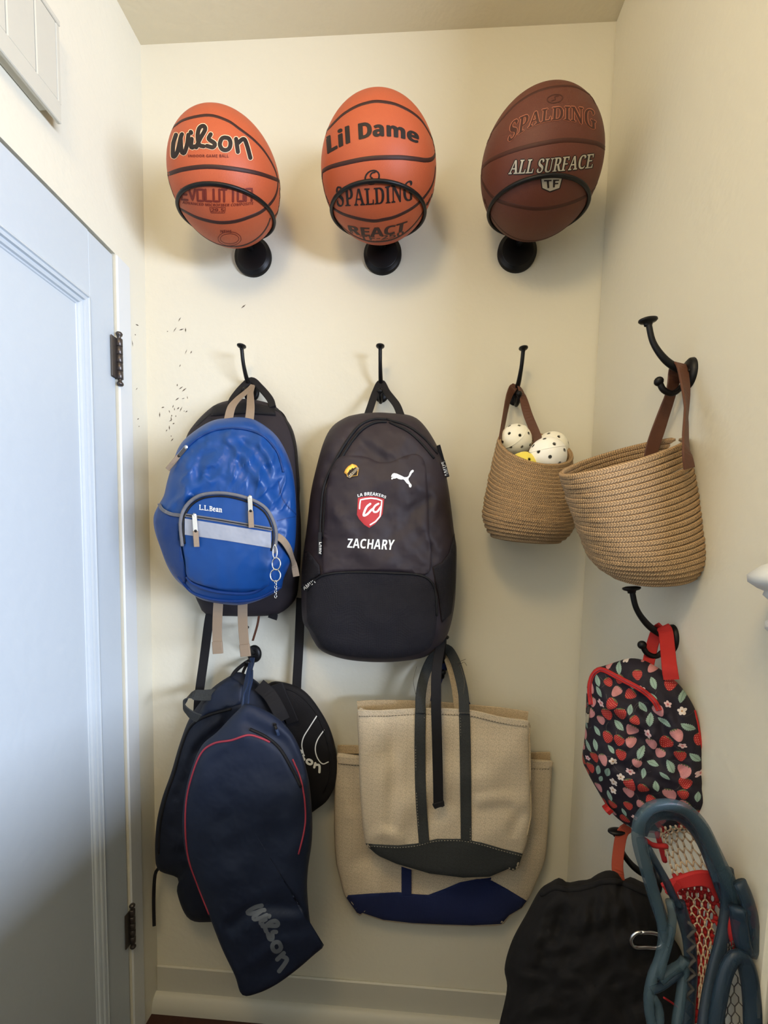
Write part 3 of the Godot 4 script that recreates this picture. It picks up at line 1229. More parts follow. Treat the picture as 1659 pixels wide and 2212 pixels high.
func ball_left() -> void:
	var c := Vector3(-0.4009, 1.9796, 0.135)
	var r := 0.1087
	var o := thing("basketball", "orange basketball with white-edged black script lettering, left of the three", "basketball", c - Vector3(0, r, 0), "basketballs on the wall")
	var st := mb()
	var sk := sphere_skin(c, r, st)
	part("cover", st, M.ball_orange, o)
	seams(sk, c, r, ["358,378 395,366 445,360 500,364 560,375 611,393", "372,276 400,258 450,249 490,260 517,278 548,302 572,328 592,362 600,391 597,418 585,439 565,457 541,468 510,478 478,481 450,477 421,468 389,451", "607,392 609,440 592,470"], M.seam, o)
	var word := in_quad(Vector2(374, 341), Vector2(541, 341), Vector2(541, 272), Vector2(374, 272))
	st = mb()
	script_word(st, sk, word, 12.0, 0.0005)
	part("lettering_edge", st, M.ink_cream, o)
	st = mb()
	script_word(st, sk, word, 9.2, 0.0011)
	part("lettering", st, M.ink, o)
	st = mb()
	letters(st, sk, "INDOOR GAME BALL", "Droid Sans", true, place2(Vector2(406, 339), Vector2(494, 340), Vector2(494, 333), Vector2(406, 334), 0, 0))
	var wide := place2(Vector2(391, 433), Vector2(547, 436), Vector2(548, 405), Vector2(389, 407), -3, -1)
	var blocks := ["0.9,1 0,1 0,0 0.9,0|0,0.5 0.8,0.5", "0,1 0.45,0 0.9,1", "0,0 0,1 0.9,1 0.9,0 0,0", "0,1 0,0 0.9,0", "0,1 0,0 0.9,0 0.9,1", "0,1 0.75,1|0.37,1 0.37,0", "0.5,0 0.5,1", "0,0 0,1 0.9,1 0.9,0 0,0", "0,0 0,1 0.9,1 0.9,0"]
	for k in blocks.size():
		for piece in blocks[k].split("|"):
			var q := PackedVector2Array()
			for p in P2(piece):
				q.append(wide.call(Vector2((k + 0.08 + p.x * 0.8) / 9.0, 0.08 + p.y * 0.84)))
			stroke(st, sk, q, 4.7, 0.0007, 5.0)
	letters(st, sk, "ADVANCED MICROFIBER COMPOSITE", "Droid Sans", true, place2(Vector2(394, 440), Vector2(547, 442), Vector2(548, 436), Vector2(394, 434), -5, -5))
	letters(st, sk, "29.5", "Droid Sans", true, place2(Vector2(456, 458), Vector2(484, 458), Vector2(484, 450), Vector2(456, 450), 0, 0))
	for l in ["453,448 487,448 485,460 456,460 453,448"]:
		stroke(st, sk, PackedVector2Array(P2(l)), 1.4, 0.0006)
	letters(st, sk, "NFHS", "Droid Sans", true, place2(Vector2(476, 503), Vector2(501, 503), Vector2(500, 497), Vector2(476, 497), 0, 0))
	for rr in [Vector2(25, 15), Vector2(20, 11)]:
		var e := []
		for k in 25:
			e.append(Vector2(496, 516) + Vector2(cos(TAU * k / 24.0), sin(TAU * k / 24.0)) * rr)
		stroke(st, sk, PackedVector2Array(e), 1.2, 0.0006, 4.0)
	part("small_print", st, M.ink_red, o)

func ball_middle() -> void:
	var c := Vector3(-0.0878, 1.9868, 0.135)
	var r := 0.114
	var o := thing("basketball", "orange basketball with plain bold black lettering across its top, middle of three", "basketball", c - Vector3(0, r, 0), "basketballs on the wall")
	var st := mb()
	var sk := sphere_skin(c, r, st)
	part("cover", st, M.ball_orange, o)
	seams(sk, c, r, ["690,390 692,380 697,370 722,358 792,343 857,340 895,343 918,346 932,344 939,336 941,322 936,305 922,278 908,258 890,243 868,231 846,223 814,219 790,223 770,230 750,241 733,254 703,285", "691,392 699,426 716,447 748,465 801,477 830,474 857,467 890,450 911,432 928,410 937,389 941,360"], M.seam, o)
	st = mb()
	var big := place2(Vector2(708, 333), Vector2(904, 310), Vector2(904, 281), Vector2(705, 294), 26, 27)
	for d in [Vector2(-1.3, 0), Vector2(1.3, 0), Vector2(0, -0.7), Vector2(0, 0.7)]:
		letters(st, sk, "Lil Dame", "Droid Sans", true, func(q: Vector2) -> Vector2: return big.call(q) + d, 0.0008 + d.x * 0.00003)
	letters(st, sk, "SPALDING", "Droid Serif", true, place2(Vector2(728, 447), Vector2(893, 434), Vector2(893, 387), Vector2(724, 401), -2, -12))
	var e := []
	for k in 17:
		e.append(Vector2(804, 383) + Vector2(cos(TAU * k / 16.0) * 15 + sin(TAU * k / 16.0) * -3, sin(TAU * k / 16.0) * 15))
	stroke(st, sk, PackedVector2Array(e), 3.4, 0.0006, 4.0)
	stroke(st, sk, spline2(P2("810,372 803,374 800,381 805,386 802,393"), 3.0), 3.2, 0.0006, 4.0)
	part("lettering", st, M.ink, o)
	st = mb()
	var low := place2(Vector2(756, 503), Vector2(876, 496), Vector2(880, 477), Vector2(751, 486), -11, -10)
	for d in [Vector2(-0.9, 0), Vector2(0.9, 0)]:
		letters(st, sk, "REACT", "Droid Sans", true, func(q: Vector2) -> Vector2: return low.call(q) + d)
	letters(st, sk, "TF-250", "Droid Sans", true, place2(Vector2(780, 517), Vector2(872, 507), Vector2(873, 498), Vector2(776, 509), -6, -6))
	letters(st, sk, "ALL SURFACE", "Droid Sans", true, place2(Vector2(796, 523), Vector2(846, 520), Vector2(846, 516), Vector2(796, 519), -2, -2))
	part("small_print", st, M.seam, o)

func ball_right() -> void:
	var c := Vector3(0.2282, 1.9867, 0.135)
	var r := 0.1136
	var o := thing("basketball", "dark brown basketball with silver block lettering, beside the right corner", "basketball", c - Vector3(0, r, 0), "basketballs on the wall")
	var st := mb()
	var sk := sphere_skin(c, r, st)
	part("cover", st, M.ball_brown, o)
	seams(sk, c, r, ["1036,366 1065,343 1130,319 1217,303 1282,308 1308,320", "1050,306 1072,272 1119,222 1174,193 1239,187 1290,215", "1037,369 1043,395 1067,428 1108,443 1161,451 1217,443 1267,423 1295,395"], M.seam_brown, o)
	var word := place2(Vector2(1097, 309), Vector2(1288, 284), Vector2(1286, 238), Vector2(1103, 264), 36, 19)
	st = mb()
	for d in [Vector2(-1.6, 0), Vector2(1.6, 0), Vector2(0, -1.6), Vector2(0, 1.6)]:
		letters(st, sk, "SPALDING", "Droid Serif", true, func(q: Vector2) -> Vector2: return word.call(q) + d, 0.0005)
	part("lettering_edge", st, mat(c8(164, 98, 72), 0.6), o)
	st = mb()
	letters(st, sk, "SPALDING", "Droid Serif", true, word, 0.0011)
	var e := []
	for k in 17:
		e.append(Vector2(1199, 213) + Vector2(cos(TAU * k / 16.0) * 17, sin(TAU * k / 16.0) * 9 - cos(TAU * k / 16.0) * 2))
	stroke(st, sk, PackedVector2Array(e), 2.0, 0.0006, 4.0)
	stroke(st, sk, spline2(P2("1206,207 1198,209 1200,214 1192,218"), 3.0), 2.0, 0.0006, 4.0)
	part("lettering", st, M.seam_brown, o)
	var row := place2(Vector2(1098, 377), Vector2(1279, 363), Vector2(1284, 332), Vector2(1105, 346), -2, -2)
	st = mb()
	for d in [Vector2(-2.2, 0), Vector2(2.2, 0), Vector2(0, -2.2), Vector2(0, 2.2), Vector2(1.6, 1.6)]:
		letters(st, sk, "ALL SURFACE", "Droid Serif", true, func(q: Vector2) -> Vector2: return row.call(q) + d, 0.0005)
	patch(st, sk, PackedVector2Array(P2("1166,382 1217,382 1210,408 1188,416 1170,408")), 0.0005)
	part("print_edge", st, M.ink, o)
	st = mb()
	letters(st, sk, "ALL SURFACE", "Droid Serif", true, row, 0.0011)
	patch(st, sk, PackedVector2Array(P2("1169,384 1214,384 1208,406 1188,413 1172,406")), 0.0009)
	part("silver_print", st, M.silver_print, o)
	st = mb()
	letters(st, sk, "TF", "Droid Sans", true, place2(Vector2(1178, 407), Vector2(1205, 404), Vector2(1208, 388), Vector2(1175, 389), 0, 0), 0.0016)
	part("shield_print", st, M.ink, o)

# ---------------------------------------------------------------- the backpacks on the two left hooks
func build_black_backpack() -> void:
	var o := thing("backpack", "plain black backpack hanging mostly hidden behind the blue backpack", "backpack", at(545, 1330, 0.04), "school backpacks")
	var n := wave(0.012, 31)
	var st := mb()
	var sk := pillow(st, P2("470,872 500,864 540,862 589,874 609,893 631,925 641,964 645,1010 648,1050 647,1080 650,1130 650,1200 645,1262 640,1290 625,1310 599,1327 560,1331 500,1331 446,1327 429,1304 418,1275 398,1190 393,1090 394,1000 402,945 423,912 450,885"), Vector2(530, 1100), Vector3(0, 0, 0.045), Vector3.BACK, 0.055, 0.042, 110, 20, 3.4,
		func(u: Vector2, r: float) -> float: return n.get_noise_2d(u.x, u.y) * 0.006 * (1.0 - r ** 6))
	part("body", st, M.black_cloth, o)
	st = mb()
	strap(st, spline([at(497, 880, 0.075), at(503, 862, 0.06), at(522, 838, 0.035), at(543, 822, 0.024), at(563, 838, 0.035), at(583, 862, 0.06), at(589, 880, 0.075)], 0.006), 0.016, 0.006, Vector3(0, 0.2, 1))
	part("handle", st, M.black_web, o)
	st = mb()
	stroke(st, sk, spline2(P2("424,918 470,884 540,880 600,886 624,920 637,965 641,1010 645,1080"), 4.0), 4.0, 0.0015)
	stroke(st, sk, spline2(P2("452,888 458,905 520,908"), 4.0), 3.0, 0.0012)
	part("piping", st, M.zip, o)
	st = mb()
	patch(st, sk, PackedVector2Array(P2("462,876 540,868 592,880 596,897 530,893 455,898")), 0.004, 8.0, 0.005)
	part("grip_pad", st, M.black_web, o)
	for s in ["456,1318,0.055 450,1350,0.05 441,1420,0.046 430,1500,0.05 427,1540,0.05", "650,1292,0.04 648,1340,0.036 645,1410,0.034 641,1480,0.036 641,1530,0.04"]:
		st = mb()
		strap(st, spline(P3(s), 0.012), 0.022, 0.003, Vector3(0, 0, 1))
		part("webbing_strap", st, M.black_web, o)
	st = mb()
	strap(st, spline(P3("588,1322,0.06 590,1330,0.065 588,1337,0.067"), 0.004), 0.022, 0.004, Vector3(0, 0, 1))
	part("strap_tab", st, M.black_web, o)
	st = mb()
	strap(st, spline(P3("560,1326,0.05 556,1350,0.046 546,1384,0.04"), 0.012), 0.006, 0.002, Vector3(0.8, 0, 0.6))
	part("elastic_cord", st, M.leather, o)

func build_blue_backpack() -> void:
	var o := thing("backpack", "blue nylon child's backpack with grey zips hanging on the left hook", "backpack", at(500, 1300, 0.15), "school backpacks")
	var n := wave(0.02, 3)
	var n2 := wave(0.045, 8)
	var creases := [spline2(P2("480,925 520,975 556,1030 580,1085"), 10.0), spline2(P2("395,985 440,950 500,925 560,940 600,985"), 10.0), spline2(P2("400,1000 408,1035 398,1075"), 10.0), spline2(P2("600,985 604,1030 600,1110"), 10.0), spline2(P2("560,950 585,980 601,1020"), 10.0), spline2(P2("430,990 470,965 520,960"), 10.0), spline2(P2("385,1130 392,1200 385,1250"), 10.0), spline2(P2("370,1150 365,1200"), 10.0), spline2(P2("560,935 600,960 612,1000"), 10.0), spline2(P2("470,925 515,945 560,985 575,1010"), 10.0), spline2(P2("395,1080 430,1050 470,1045"), 10.0), spline2(P2("615,1020 622,1060 618,1100"), 10.0)]
	var relief := func(u: Vector2, r: float) -> float:
		var d := n.get_noise_2d(u.x, u.y * 0.7) * 0.006 + pow(1.0 - absf(n2.get_noise_2d(u.x * 0.42 + u.y * 0.16, u.y * 0.22 - u.x * 0.05)), 7.0) * 0.0075
		for k in creases.size():
			d += near(u, creases[k], 21.0) * (0.009 if k % 2 == 0 else -0.008)
		var inside := clampf(1.25 - ((u - Vector2(492, 1172)) / Vector2(112, 122)).length(), 0.0, 0.25) * 4.0
		return d * (1.0 - r ** 8) * (1.0 - 0.75 * inside)
	var st := mb()
	var sk := pillow(st, P2("490,903 519,901 551,907 589,933 612,964 630,1009 638,1060 640,1111 638,1170 631,1205 613,1249 608,1270 590,1283 557,1298 519,1307 474,1304 432,1294 408,1276 381,1253 362,1224 346,1182 334,1145 332,1115 343,1090 354,1070 361,1040 373,1000 386,966 404,944 438,919 464,907"), Vector2(492, 1120), Vector3(0, 0, 0.157), Vector3.BACK, 0.08, 0.046, 170, 46, 2.6, relief)
	part("body", st, M.blue_nylon, o)
	# front pocket standing proud of the body
	var pocket := spline2(P2("393,1168 390,1130 398,1100 418,1078 446,1067 490,1066 540,1078 574,1098 592,1130 597,1165 592,1200 583,1236 576,1268 520,1276 460,1270 408,1250 400,1210"), 6.0, true)
	st = mb()
	var ps := new_hide()
	patch(st, sk, pocket, 0.013, 8.0, 0.014, ps)
	var front := part("front_pocket", st, M.blue_nylon, o)
	var arc := ps.path(P2("394,1180 390,1130 398,1100 418,1078 446,1067 490,1066 540,1078 574,1098 592,1130 597,1160 592,1195"), 0.001, 5.0)
	st = mb()
	tube(st, arc, 0.0034, 8)
	part("zip_piping", st, M.grey_trim, front)
	st = mb()
	tube(st, ps.path(P2("399,1175 396,1132 403,1106 421,1085 448,1074 490,1073 537,1085 569,1104 585,1132 590,1160 586,1190"), 0.001, 5.0), 0.0018, 6)
	part("zip_edge", st, M.zip, front)
	st = mb()
	patch(st, ps, PackedVector2Array(P2("399,1120 585,1150 586,1184 490,1168 399,1155")), 0.0016, 8.0)
	part("reflective_band", st, M.reflective, front)
	st = mb()
	stroke(st, ps, PackedVector2Array(P2("402,1113 470,1123 586,1143")), 7.5, 0.0024)
	part("band_zip", st, M.grey_trim, front)
	st = mb()
	stroke(st, ps, PackedVector2Array(P2("402,1113 470,1123 586,1143")), 2.2, 0.0034)
	part("zip_teeth", st, M.zip, front)
	st = mb()
	letters(st, ps, "L.L.Bean", "Droid Serif", true, in_quad(Vector2(430, 1101), Vector2(480, 1107), Vector2(480, 1096), Vector2(430, 1090)), 0.0016)
	part("lettering", st, M.print_white, front)
	st = mb()
	tube(st, sk.path(P2("404,1245 420,1262 470,1278 540,1281 578,1262"), 0.006, 6.0), 0.004, 8)
	tube(st, sk.path(P2("385,1245 420,1282 480,1297 550,1294 606,1268"), 0.002, 6.0), 0.0035, 8)
	part("bottom_seam", st, M.blue_dark, o)
	# side pocket with its grey binding
	st = mb()
	patch(st, sk, PackedVector2Array(P2("344,1090 352,1103 372,1112 391,1114 388,1165 396,1210 404,1245 398,1262 376,1243 358,1210 342,1165 335,1130")), 0.007, 8.0, 0.008)
	var sp := part("side_pocket", st, M.blue_dark, o)
	st = mb()
	strap(st, sk.path(P2("344,1088 350,1100 368,1110 392,1114"), 0.010, 4.0), 0.007, 0.003, Vector3(0, 0, 1))
	part("binding", st, M.grey_trim, sp)
	# shoulder of the main zip
	st = mb()
	tube(st, sk.path(P2("398,972 430,945 470,928 520,926 565,940 598,975 612,1020"), 0.001, 5.0), 0.0022, 8)
	part("main_zip", st, M.blue_dark, o)
	st = mb()
	stroke(st, sk, spline2(P2("602,1040 612,1080 640,1112"), 4.0), 2.0, 0.001)
	stroke(st, sk, spline2(P2("600,1125 618,1120 638,1116"), 4.0), 2.0, 0.001)
	part("side_stitching", st, M.blue_dark, o)
	zip_pull(o, sk, Vector2(402, 966), Vector2(362, 1014), 0.4, 0.009, M.steel, M.khaki)
	zip_pull(front, ps, Vector2(540, 1074), Vector2(543, 1140), 0.45, 0.010, M.steel, M.khaki, 0.006)
	zip_pull(front, ps, Vector2(420, 1113), Vector2(425, 1181), 0.5, 0.010, M.steel, M.khaki, 0.006)
	# khaki webbing: side strap, hanging loops, bottom straps
	st = mb()
	strap(st, spline(PackedVector3Array([sk.on(Vector2(598, 1158), 0.012), sk.on(Vector2(612, 1168), 0.014), sk.on(Vector2(626, 1190), 0.012), at(635, 1220, 0.155), at(640, 1245, 0.15)]), 0.006), 0.0145, 0.0025, Vector3(0.5, 0.3, 0.8))
	part("side_strap", st, M.khaki, o)
	for s in ["492,912,0.17 500,880,0.155 514,862,0.12 530,848,0.075 541,838,0.04 546,832,0.03", "538,912,0.17 541,884,0.155 541,862,0.115 541,848,0.07 544,838,0.04 546,832,0.03"]:
		st = mb()
		strap(st, spline(P3(s), 0.008), [0.018, 0.012], 0.0025, Vector3(0.1, 0.5, 1))
		part("hanging_loop", st, M.khaki, o)
	for s in [["472,1294,0.16 470,1330,0.165 469,1370,0.165 471,1411,0.168", "469,1386,0.168 471,1412,0.17"], ["524,1296,0.16 524,1330,0.165 526,1370,0.165 531,1417,0.168", "528,1392,0.168 531,1418,0.17"]]:
		st = mb()
		strap(st, spline(P3(s[0]), 0.01), 0.021, 0.0025, Vector3(0, 0, 1))
		var w := part("bottom_strap", st, M.khaki, o)
		st = mb()
		strap(st, PackedVector3Array(P3(s[1])), 0.0225, 0.005, Vector3(0, 0, 1))
		part("folded_end", st, M.khaki, w)

func build_cap_backpack() -> void:
	var o := thing("backpack", "black backpack with red shield emblem, white cat mark and white name lettering", "backpack", at(820, 1425, 0.08), "school backpacks")
	var n := wave(0.010, 14)
	var n2 := wave(0.03, 15)
	var creases := [spline2(P2("700,1030 742,965 790,925 830,915"), 10.0), spline2(P2("830,915 880,940 925,985"), 10.0), spline2(P2("760,930 780,960 820,990"), 10.0), spline2(P2("720,1100 790,1200 870,1230"), 10.0), spline2(P2("925,1080 880,1120 930,1200"), 10.0)]
	var relief := func(u: Vector2, r: float) -> float:
		var d := n.get_noise_2d(u.x, u.y) * 0.008 + n2.get_noise_2d(u.x, u.y) * 0.003 * (0.4 if u.y > 1240.0 else 1.0)
		for k in creases.size():
			d += near(u, creases[k], 24.0) * (-0.007 if k % 2 == 0 else 0.006)
		return d * (1.0 - r ** 8)
	var st := mb()
	var sk := pillow(st, P2("746,902 765,896 790,892 820,891 840,892 885,897 912,914 940,955 958,1000 968,1050 975,1100 981,1150 986,1182 986,1225 985,1260 982,1305 974,1348 962,1380 942,1402 915,1420 861,1429 800,1430 740,1423 695,1406 676,1382 666,1360 654,1342 651,1290 652,1230 656,1188 662,1145 666,1110 671,1066 682,1015 699,955 718,921"), Vector2(820, 1160), Vector3(0, 0, 0.078), Vector3.BACK, 0.1, 0.06, 170, 44, 3.2, relief)
	part("body", st, M.black_smooth, o)
	st = mb()
	var fp := new_hide()
	patch(st, sk, spline2(P2("697,1235 701,1120 708,1040 722,1000 738,986 770,984 795,988 815,997 838,999 858,993 878,984 900,981 917,997 923,1050 927,1140 927,1236 860,1234 780,1232 720,1236"), 8.0, true), 0.006, 9.0, 0.007, fp)
	part("front_panel", st, M.black_smooth, o)
	st = mb()
	patch(st, sk, spline2(P2("664,1272 680,1252 705,1240 760,1236 850,1238 905,1242 930,1254 941,1278 944,1330 936,1385 915,1408 861,1421 800,1422 740,1415 700,1400 680,1370 664,1340"), 8.0, true), 0.012, 9.0, 0.013)
	var pk := part("front_pocket", st, M.black_mesh, o)
	st = mb()
	tube(st, sk.path(P2("664,1276 680,1254 705,1241 760,1236 850,1238 905,1242 930,1255 941,1280 944,1330"), 0.0125, 6.0), 0.0024, 8)
	part("pocket_zip", st, M.zip, pk)
	for s in ["691,1160 694,1100 700,1050 722,1000 748,955 776,920 805,906 835,905", "835,905 880,920 915,945 945,980", "842,912 880,931 908,955 938,990", "698,1160 701,1105 708,1052 729,1006 754,962 782,928 810,913 835,911"]:
		st = mb()
		tube(st, sk.path(P2(s), 0.002, 6.0), 0.0028, 8)
		part("main_zip", st, M.zip, o)
	st = mb()
	patch(st, sk, PackedVector2Array(P2("982,1152 984,1200 983,1270 975,1325 955,1345 948,1290 942,1262 936,1225 955,1215 970,1195")), 0.004, 9.0, 0.005)
	part("side_pocket", st, M.black_mesh, o)
	st = mb()
	patch(st, sk, PackedVector2Array(P2("657,1188 668,1192 690,1222 692,1240 668,1258 654,1262")), 0.004, 9.0, 0.005)
	part("side_pocket", st, M.black_mesh, o)
	st = mb()
	strap(st, spline([at(793, 900, 0.10), at(800, 880, 0.08), at(811, 848, 0.045), at(823, 827, 0.03), at(836, 848, 0.045), at(856, 874, 0.08), at(866, 898, 0.10)], 0.006), 0.0165, 0.003, Vector3(0, 0.25, 1))
	part("handle", st, M.black_web, o)
	# tail of a shoulder strap hanging in front of the small tote
	st = mb()
	strap(st, spline(P3("955,1375,0.09 950,1400,0.11 943,1450,0.145 942,1520,0.155 944,1600,0.158 946,1680,0.158 947,1743,0.157"), 0.01), 0.0215, 0.003, Vector3(0.1, 0, 1))
	var tail := part("webbing_strap", st, M.black_web, o)
	st = mb()
	strap(st, spline(P3("959,1735,0.159 947,1738,0.162 937,1742,0.161"), 0.004), 0.012, 0.005, Vector3(0, 0, 1))
	part("folded_end", st, M.black_web, tail)
	st = mb()
	tube(st, spline([at(955, 1380, 0.1), at(958, 1392, 0.1), at(956, 1402, 0.102)], 0.003), 0.002, 6)
	part("strap_loop", st, M.black_web, o)
	for a in [[Vector2(947, 962), Vector2(966, 1030), 0.5], [Vector2(691, 1150), Vector2(690, 1198), 0.4], [Vector2(690, 1248), Vector2(654, 1272), 0.25]]:
		st = mb()
		var m: Vector2 = a[0].lerp(a[1], a[2])
		var f := (EYE - sk.on(m, 0.0)).normalized()
		strap(st, PackedVector3Array([sk.on(a[0], 0.009), sk.on(m, 0.010)]), 0.008, 0.004, f)
		var zp := part("zip_pull", st, M.zip, o)
		st = mb()
		strap(st, PackedVector3Array([sk.on(m, 0.011), sk.on(a[1], 0.011)]), 0.0095, 0.005, f)
		var tag := part("rubber_tag", st, M.zip, zp)
		st = mb()
		var d: Vector2 = (a[1] - m).normalized()
		var side: Vector2 = -d.orthogonal() * 4.2
		letters(st, sk, "PUMA", "Droid Sans", true, in_quad(m + d * 2.0 - side, a[1] - d * 1.0 - side, a[1] - d * 1.0 + side, m + d * 2.0 + side), 0.0145)
		part("lettering", st, M.print_white, tag)
	# prints on the front panel
	var z := func(s: String) -> PackedVector2Array:
		var q := PackedVector2Array()
		for p in P2(s):
			q.append(Vector2(700, 960) + p / 6.9125)
		return q
	st = mb()
	patch(st, fp, z.call("1000,478 1020,440 1045,428 1085,435 1150,465 1200,490 1240,488 1265,465 1280,420 1300,390 1325,378 1340,390 1335,410 1310,430 1290,470 1262,505 1260,530 1280,570 1305,600 1308,620 1298,643 1275,640 1265,615 1265,600 1230,575 1205,540 1185,522 1150,525 1110,515 1085,500 1060,510 1035,510 1015,525 1002,515 1008,495 1030,490 1038,483 1012,486"), 0.0008, 4.0)
	part("cat_emblem", st, M.print_white, o)
	st = mb()
	patch(st, fp, z.call("505,800 600,780 700,772 800,785 900,815 885,930 872,1040 830,1110 760,1190 675,1245 600,1200 520,1110 490,1050 500,920"), 0.0008, 6.0)
	var sh := part("shield_emblem", st, M.shield_red, o)
	st = mb()
	stroke(st, fp, z.call("530,960 533,900 545,828 620,812 700,803 790,815 862,840 855,930 845,1010 835,1075 770,1150 690,1200"), 3.0, 0.0014)
	stroke(st, fp, spline2(z.call("690,888 640,930 605,1000 592,1062 645,1042 700,985 725,965"), 2.0), 4.6, 0.0014)
	stroke(st, fp, spline2(z.call("812,885 765,915 735,965 745,1005 790,1005 825,965 850,930"), 2.0), 4.2, 0.0014)
	part("shield_print", st, M.print_white, sh)
	st = mb()
	letters(st, fp, "LA BREAKERS", "Droid Sans", true, place2(Vector2(773, 1074), Vector2(833, 1077), Vector2(835, 1072), Vector2(772, 1068), 5, 7), 0.0008)
	part("lettering", st, M.print_white, o)
	st = mb()
	letters(st, fp, "ZACHARY", "Droid Sans", true, in_quad(Vector2(750, 1183), Vector2(849, 1188), Vector2(853, 1166), Vector2(751, 1163)), 0.0008)
	part("lettering", st, M.print_white, o)
	st = mb()
	patch(st, fp, z.call("297,425 320,370 360,325 420,290 480,308 520,360 500,468 420,478 385,502 340,482 335,450"), 0.003, 5.0, 0.003)
	var pin := part("pin_badge", st, M.gold, o)
	st = mb()
	patch(st, fp, z.call("345,440 372,400 385,372 400,380 420,350 440,358 470,340 505,352 492,460 420,468 370,480"), 0.0036, 5.0)
	part("pin_skyline", st, M.ink, pin)
	st = mb()
	patch(st, fp, z.call("345,478 500,335 520,362 385,500"), 0.0042, 5.0)
	part("pin_banner", st, M.silver_print, pin)
	st = mb()
	letters(st, fp, "CLASSIC", "Droid Sans", true, in_quad(z.call("378,492")[0], z.call("515,362")[0], z.call("497,342")[0], z.call("352,470")[0]), 0.0048)
	part("lettering", st, M.ink, pin)

# ---------------------------------------------------------------- jute baskets and what they hold
# a basket of stacked rope coils: the rim ellipse (c0, a0, b0) runs down to the foot (c1, a1, b1)
func basket(o: Node3D, c0: Vector3, a0: Vector3, b0: Vector3, c1: Vector3, a1: Vector3, b1: Vector3, coils: int, belly: float, seed_: int) -> void:
	var n := wave(0.9, seed_)
	var rope := c0.distance_to(c1) / (coils - 1) * 0.5
	for k in coils + 6:
		var t := minf(1.0, k / float(coils - 1))
		var c := c0.lerp(c1, t)
		var a := a0.lerp(a1, t) * (1.0 + belly * sin(t * PI * 0.9))
		var b := b0.lerp(b1, t) * (1.0 + belly * sin(t * PI * 0.9))
		var shrink := 1.0
		if t > 0.74 and k < coils:
			shrink = sqrt(1.0 - pow((t - 0.74) / 0.26, 2.2) * 0.42)
		elif k >= coils:
			shrink = 0.762 * (1.0 - (k - coils + 1) / 6.6)
			c -= (c0 - c1).normalized() * rope * 0.4
		a *= shrink
		b *= shrink
		var ring := PackedVector3Array()
		var m := 84
		for i in m:
			var q := TAU * i / m
			var wob := 1.0 + n.get_noise_3d(cos(q) * 1.5, sin(q) * 1.5, k * 0.35) * 0.022
			ring.append(c + (a * cos(q) + b * sin(q)) * wob)
		var st := mb()
		rope_ring(st, ring, rope * (1.25 if k == 0 else 1.1), (c0 - c1).normalized())
		part("coil", st, M.jute, o)

func rope_ring(st: SurfaceTool, ring: PackedVector3Array, r: float, up: Vector3) -> void:
	var n := ring.size()
	var rows := []
	for i in n + 1:
		var p := ring[i % n]
		var d := (ring[(i + 1) % n] - ring[(i - 1 + n) % n]).normalized()
		var u := (up - d * up.dot(d)).normalized()
		var w := d.cross(u)
		var row := PackedVector3Array()
		for k in 9:
			var t := TAU * k / 8
			row.append(p + (u * cos(t) + w * sin(t) * 0.85) * r)
		rows.append(row)
	for j in n:
		for k in 8:
			var u0 := 9.0 * j / n
			var u1 := 9.0 * (j + 1) / n
			var v0 := k / 8.0
			var v1 := (k + 1) / 8.0
			vuv(st, rows[j][k], Vector2(u0, v0)); vuv(st, rows[j + 1][k], Vector2(u1, v0)); vuv(st, rows[j + 1][k + 1], Vector2(u1, v1))
			vuv(st, rows[j][k], Vector2(u0, v0)); vuv(st, rows[j + 1][k + 1], Vector2(u1, v1)); vuv(st, rows[j][k + 1], Vector2(u0, v1))

# hollow perforated ball: a cube sphere whose faces inside the holes are left out
func holey_ball(label: String, c: Vector3, r: float, m: Material, turn: Basis, rib := false) -> void:
	var o := thing("perforated_ball", label, "ball", c - Vector3(0, r, 0), "perforated plastic balls in the jute basket")
	var holes := []
	for i in 26:
		var y := 1.0 - 2.0 * (i + 0.5) / 26.0
		var a := i * 2.399963
		holes.append(turn * Vector3(sqrt(1 - y * y) * cos(a), y, sqrt(1 - y * y) * sin(a)))
	var ang := 0.1
	for shell in [1.0, 0.94]:
		var st := mb()
		for f in 6:
			var ax: Vector3 = [Vector3.RIGHT, Vector3.LEFT, Vector3.UP, Vector3.DOWN, Vector3.BACK, Vector3.FORWARD][f]
			var u := Vector3(ax.y, ax.z, ax.x)
			var w := ax.cross(u)
			var g := 36
			var v := []
			for j in g + 1:
				for i in g + 1:
					var p := (ax + u * tan((i / float(g) - 0.5) * PI / 2) + w * tan((j / float(g) - 0.5) * PI / 2)).normalized()
					var inn := false
					for h in holes:
						var d := acos(clampf(p.dot(h), -1, 1))
						if d < ang:
							p = h.slerp(p, ang / maxf(d, 0.001)) if d > 0.001 else p
							inn = true
							break
					v.append([p.normalized(), inn])
			for j in g:
				for i in g:
					var q := [v[j * (g + 1) + i], v[j * (g + 1) + i + 1], v[(j + 1) * (g + 1) + i + 1], v[(j + 1) * (g + 1) + i]]
					for t in [[0, 1, 2], [0, 2, 3]]:
						if q[t[0]][1] and q[t[1]][1] and q[t[2]][1]:
							continue
						var e := [c + q[t[0]][0] * r * shell, c + q[t[1]][0] * r * shell, c + q[t[2]][0] * r * shell]
						if shell == 1.0:
							tri(st, e[0], e[2], e[1])
						else:
							tri(st, e[0], e[1], e[2])
		part("shell" if shell == 1.0 else "inner_wall", st, m, o)
	if rib:
		var st := mb()
		var ring := []
		for k in 40:
			ring.append(c + turn * Vector3(cos(TAU * k / 40), 0.35, sin(TAU * k / 40)).normalized() * (r + 0.0002))
		tube(st, spline(ring, 0.01, true), 0.0007, 6, true)
		part("mould_seam", st, m, o)

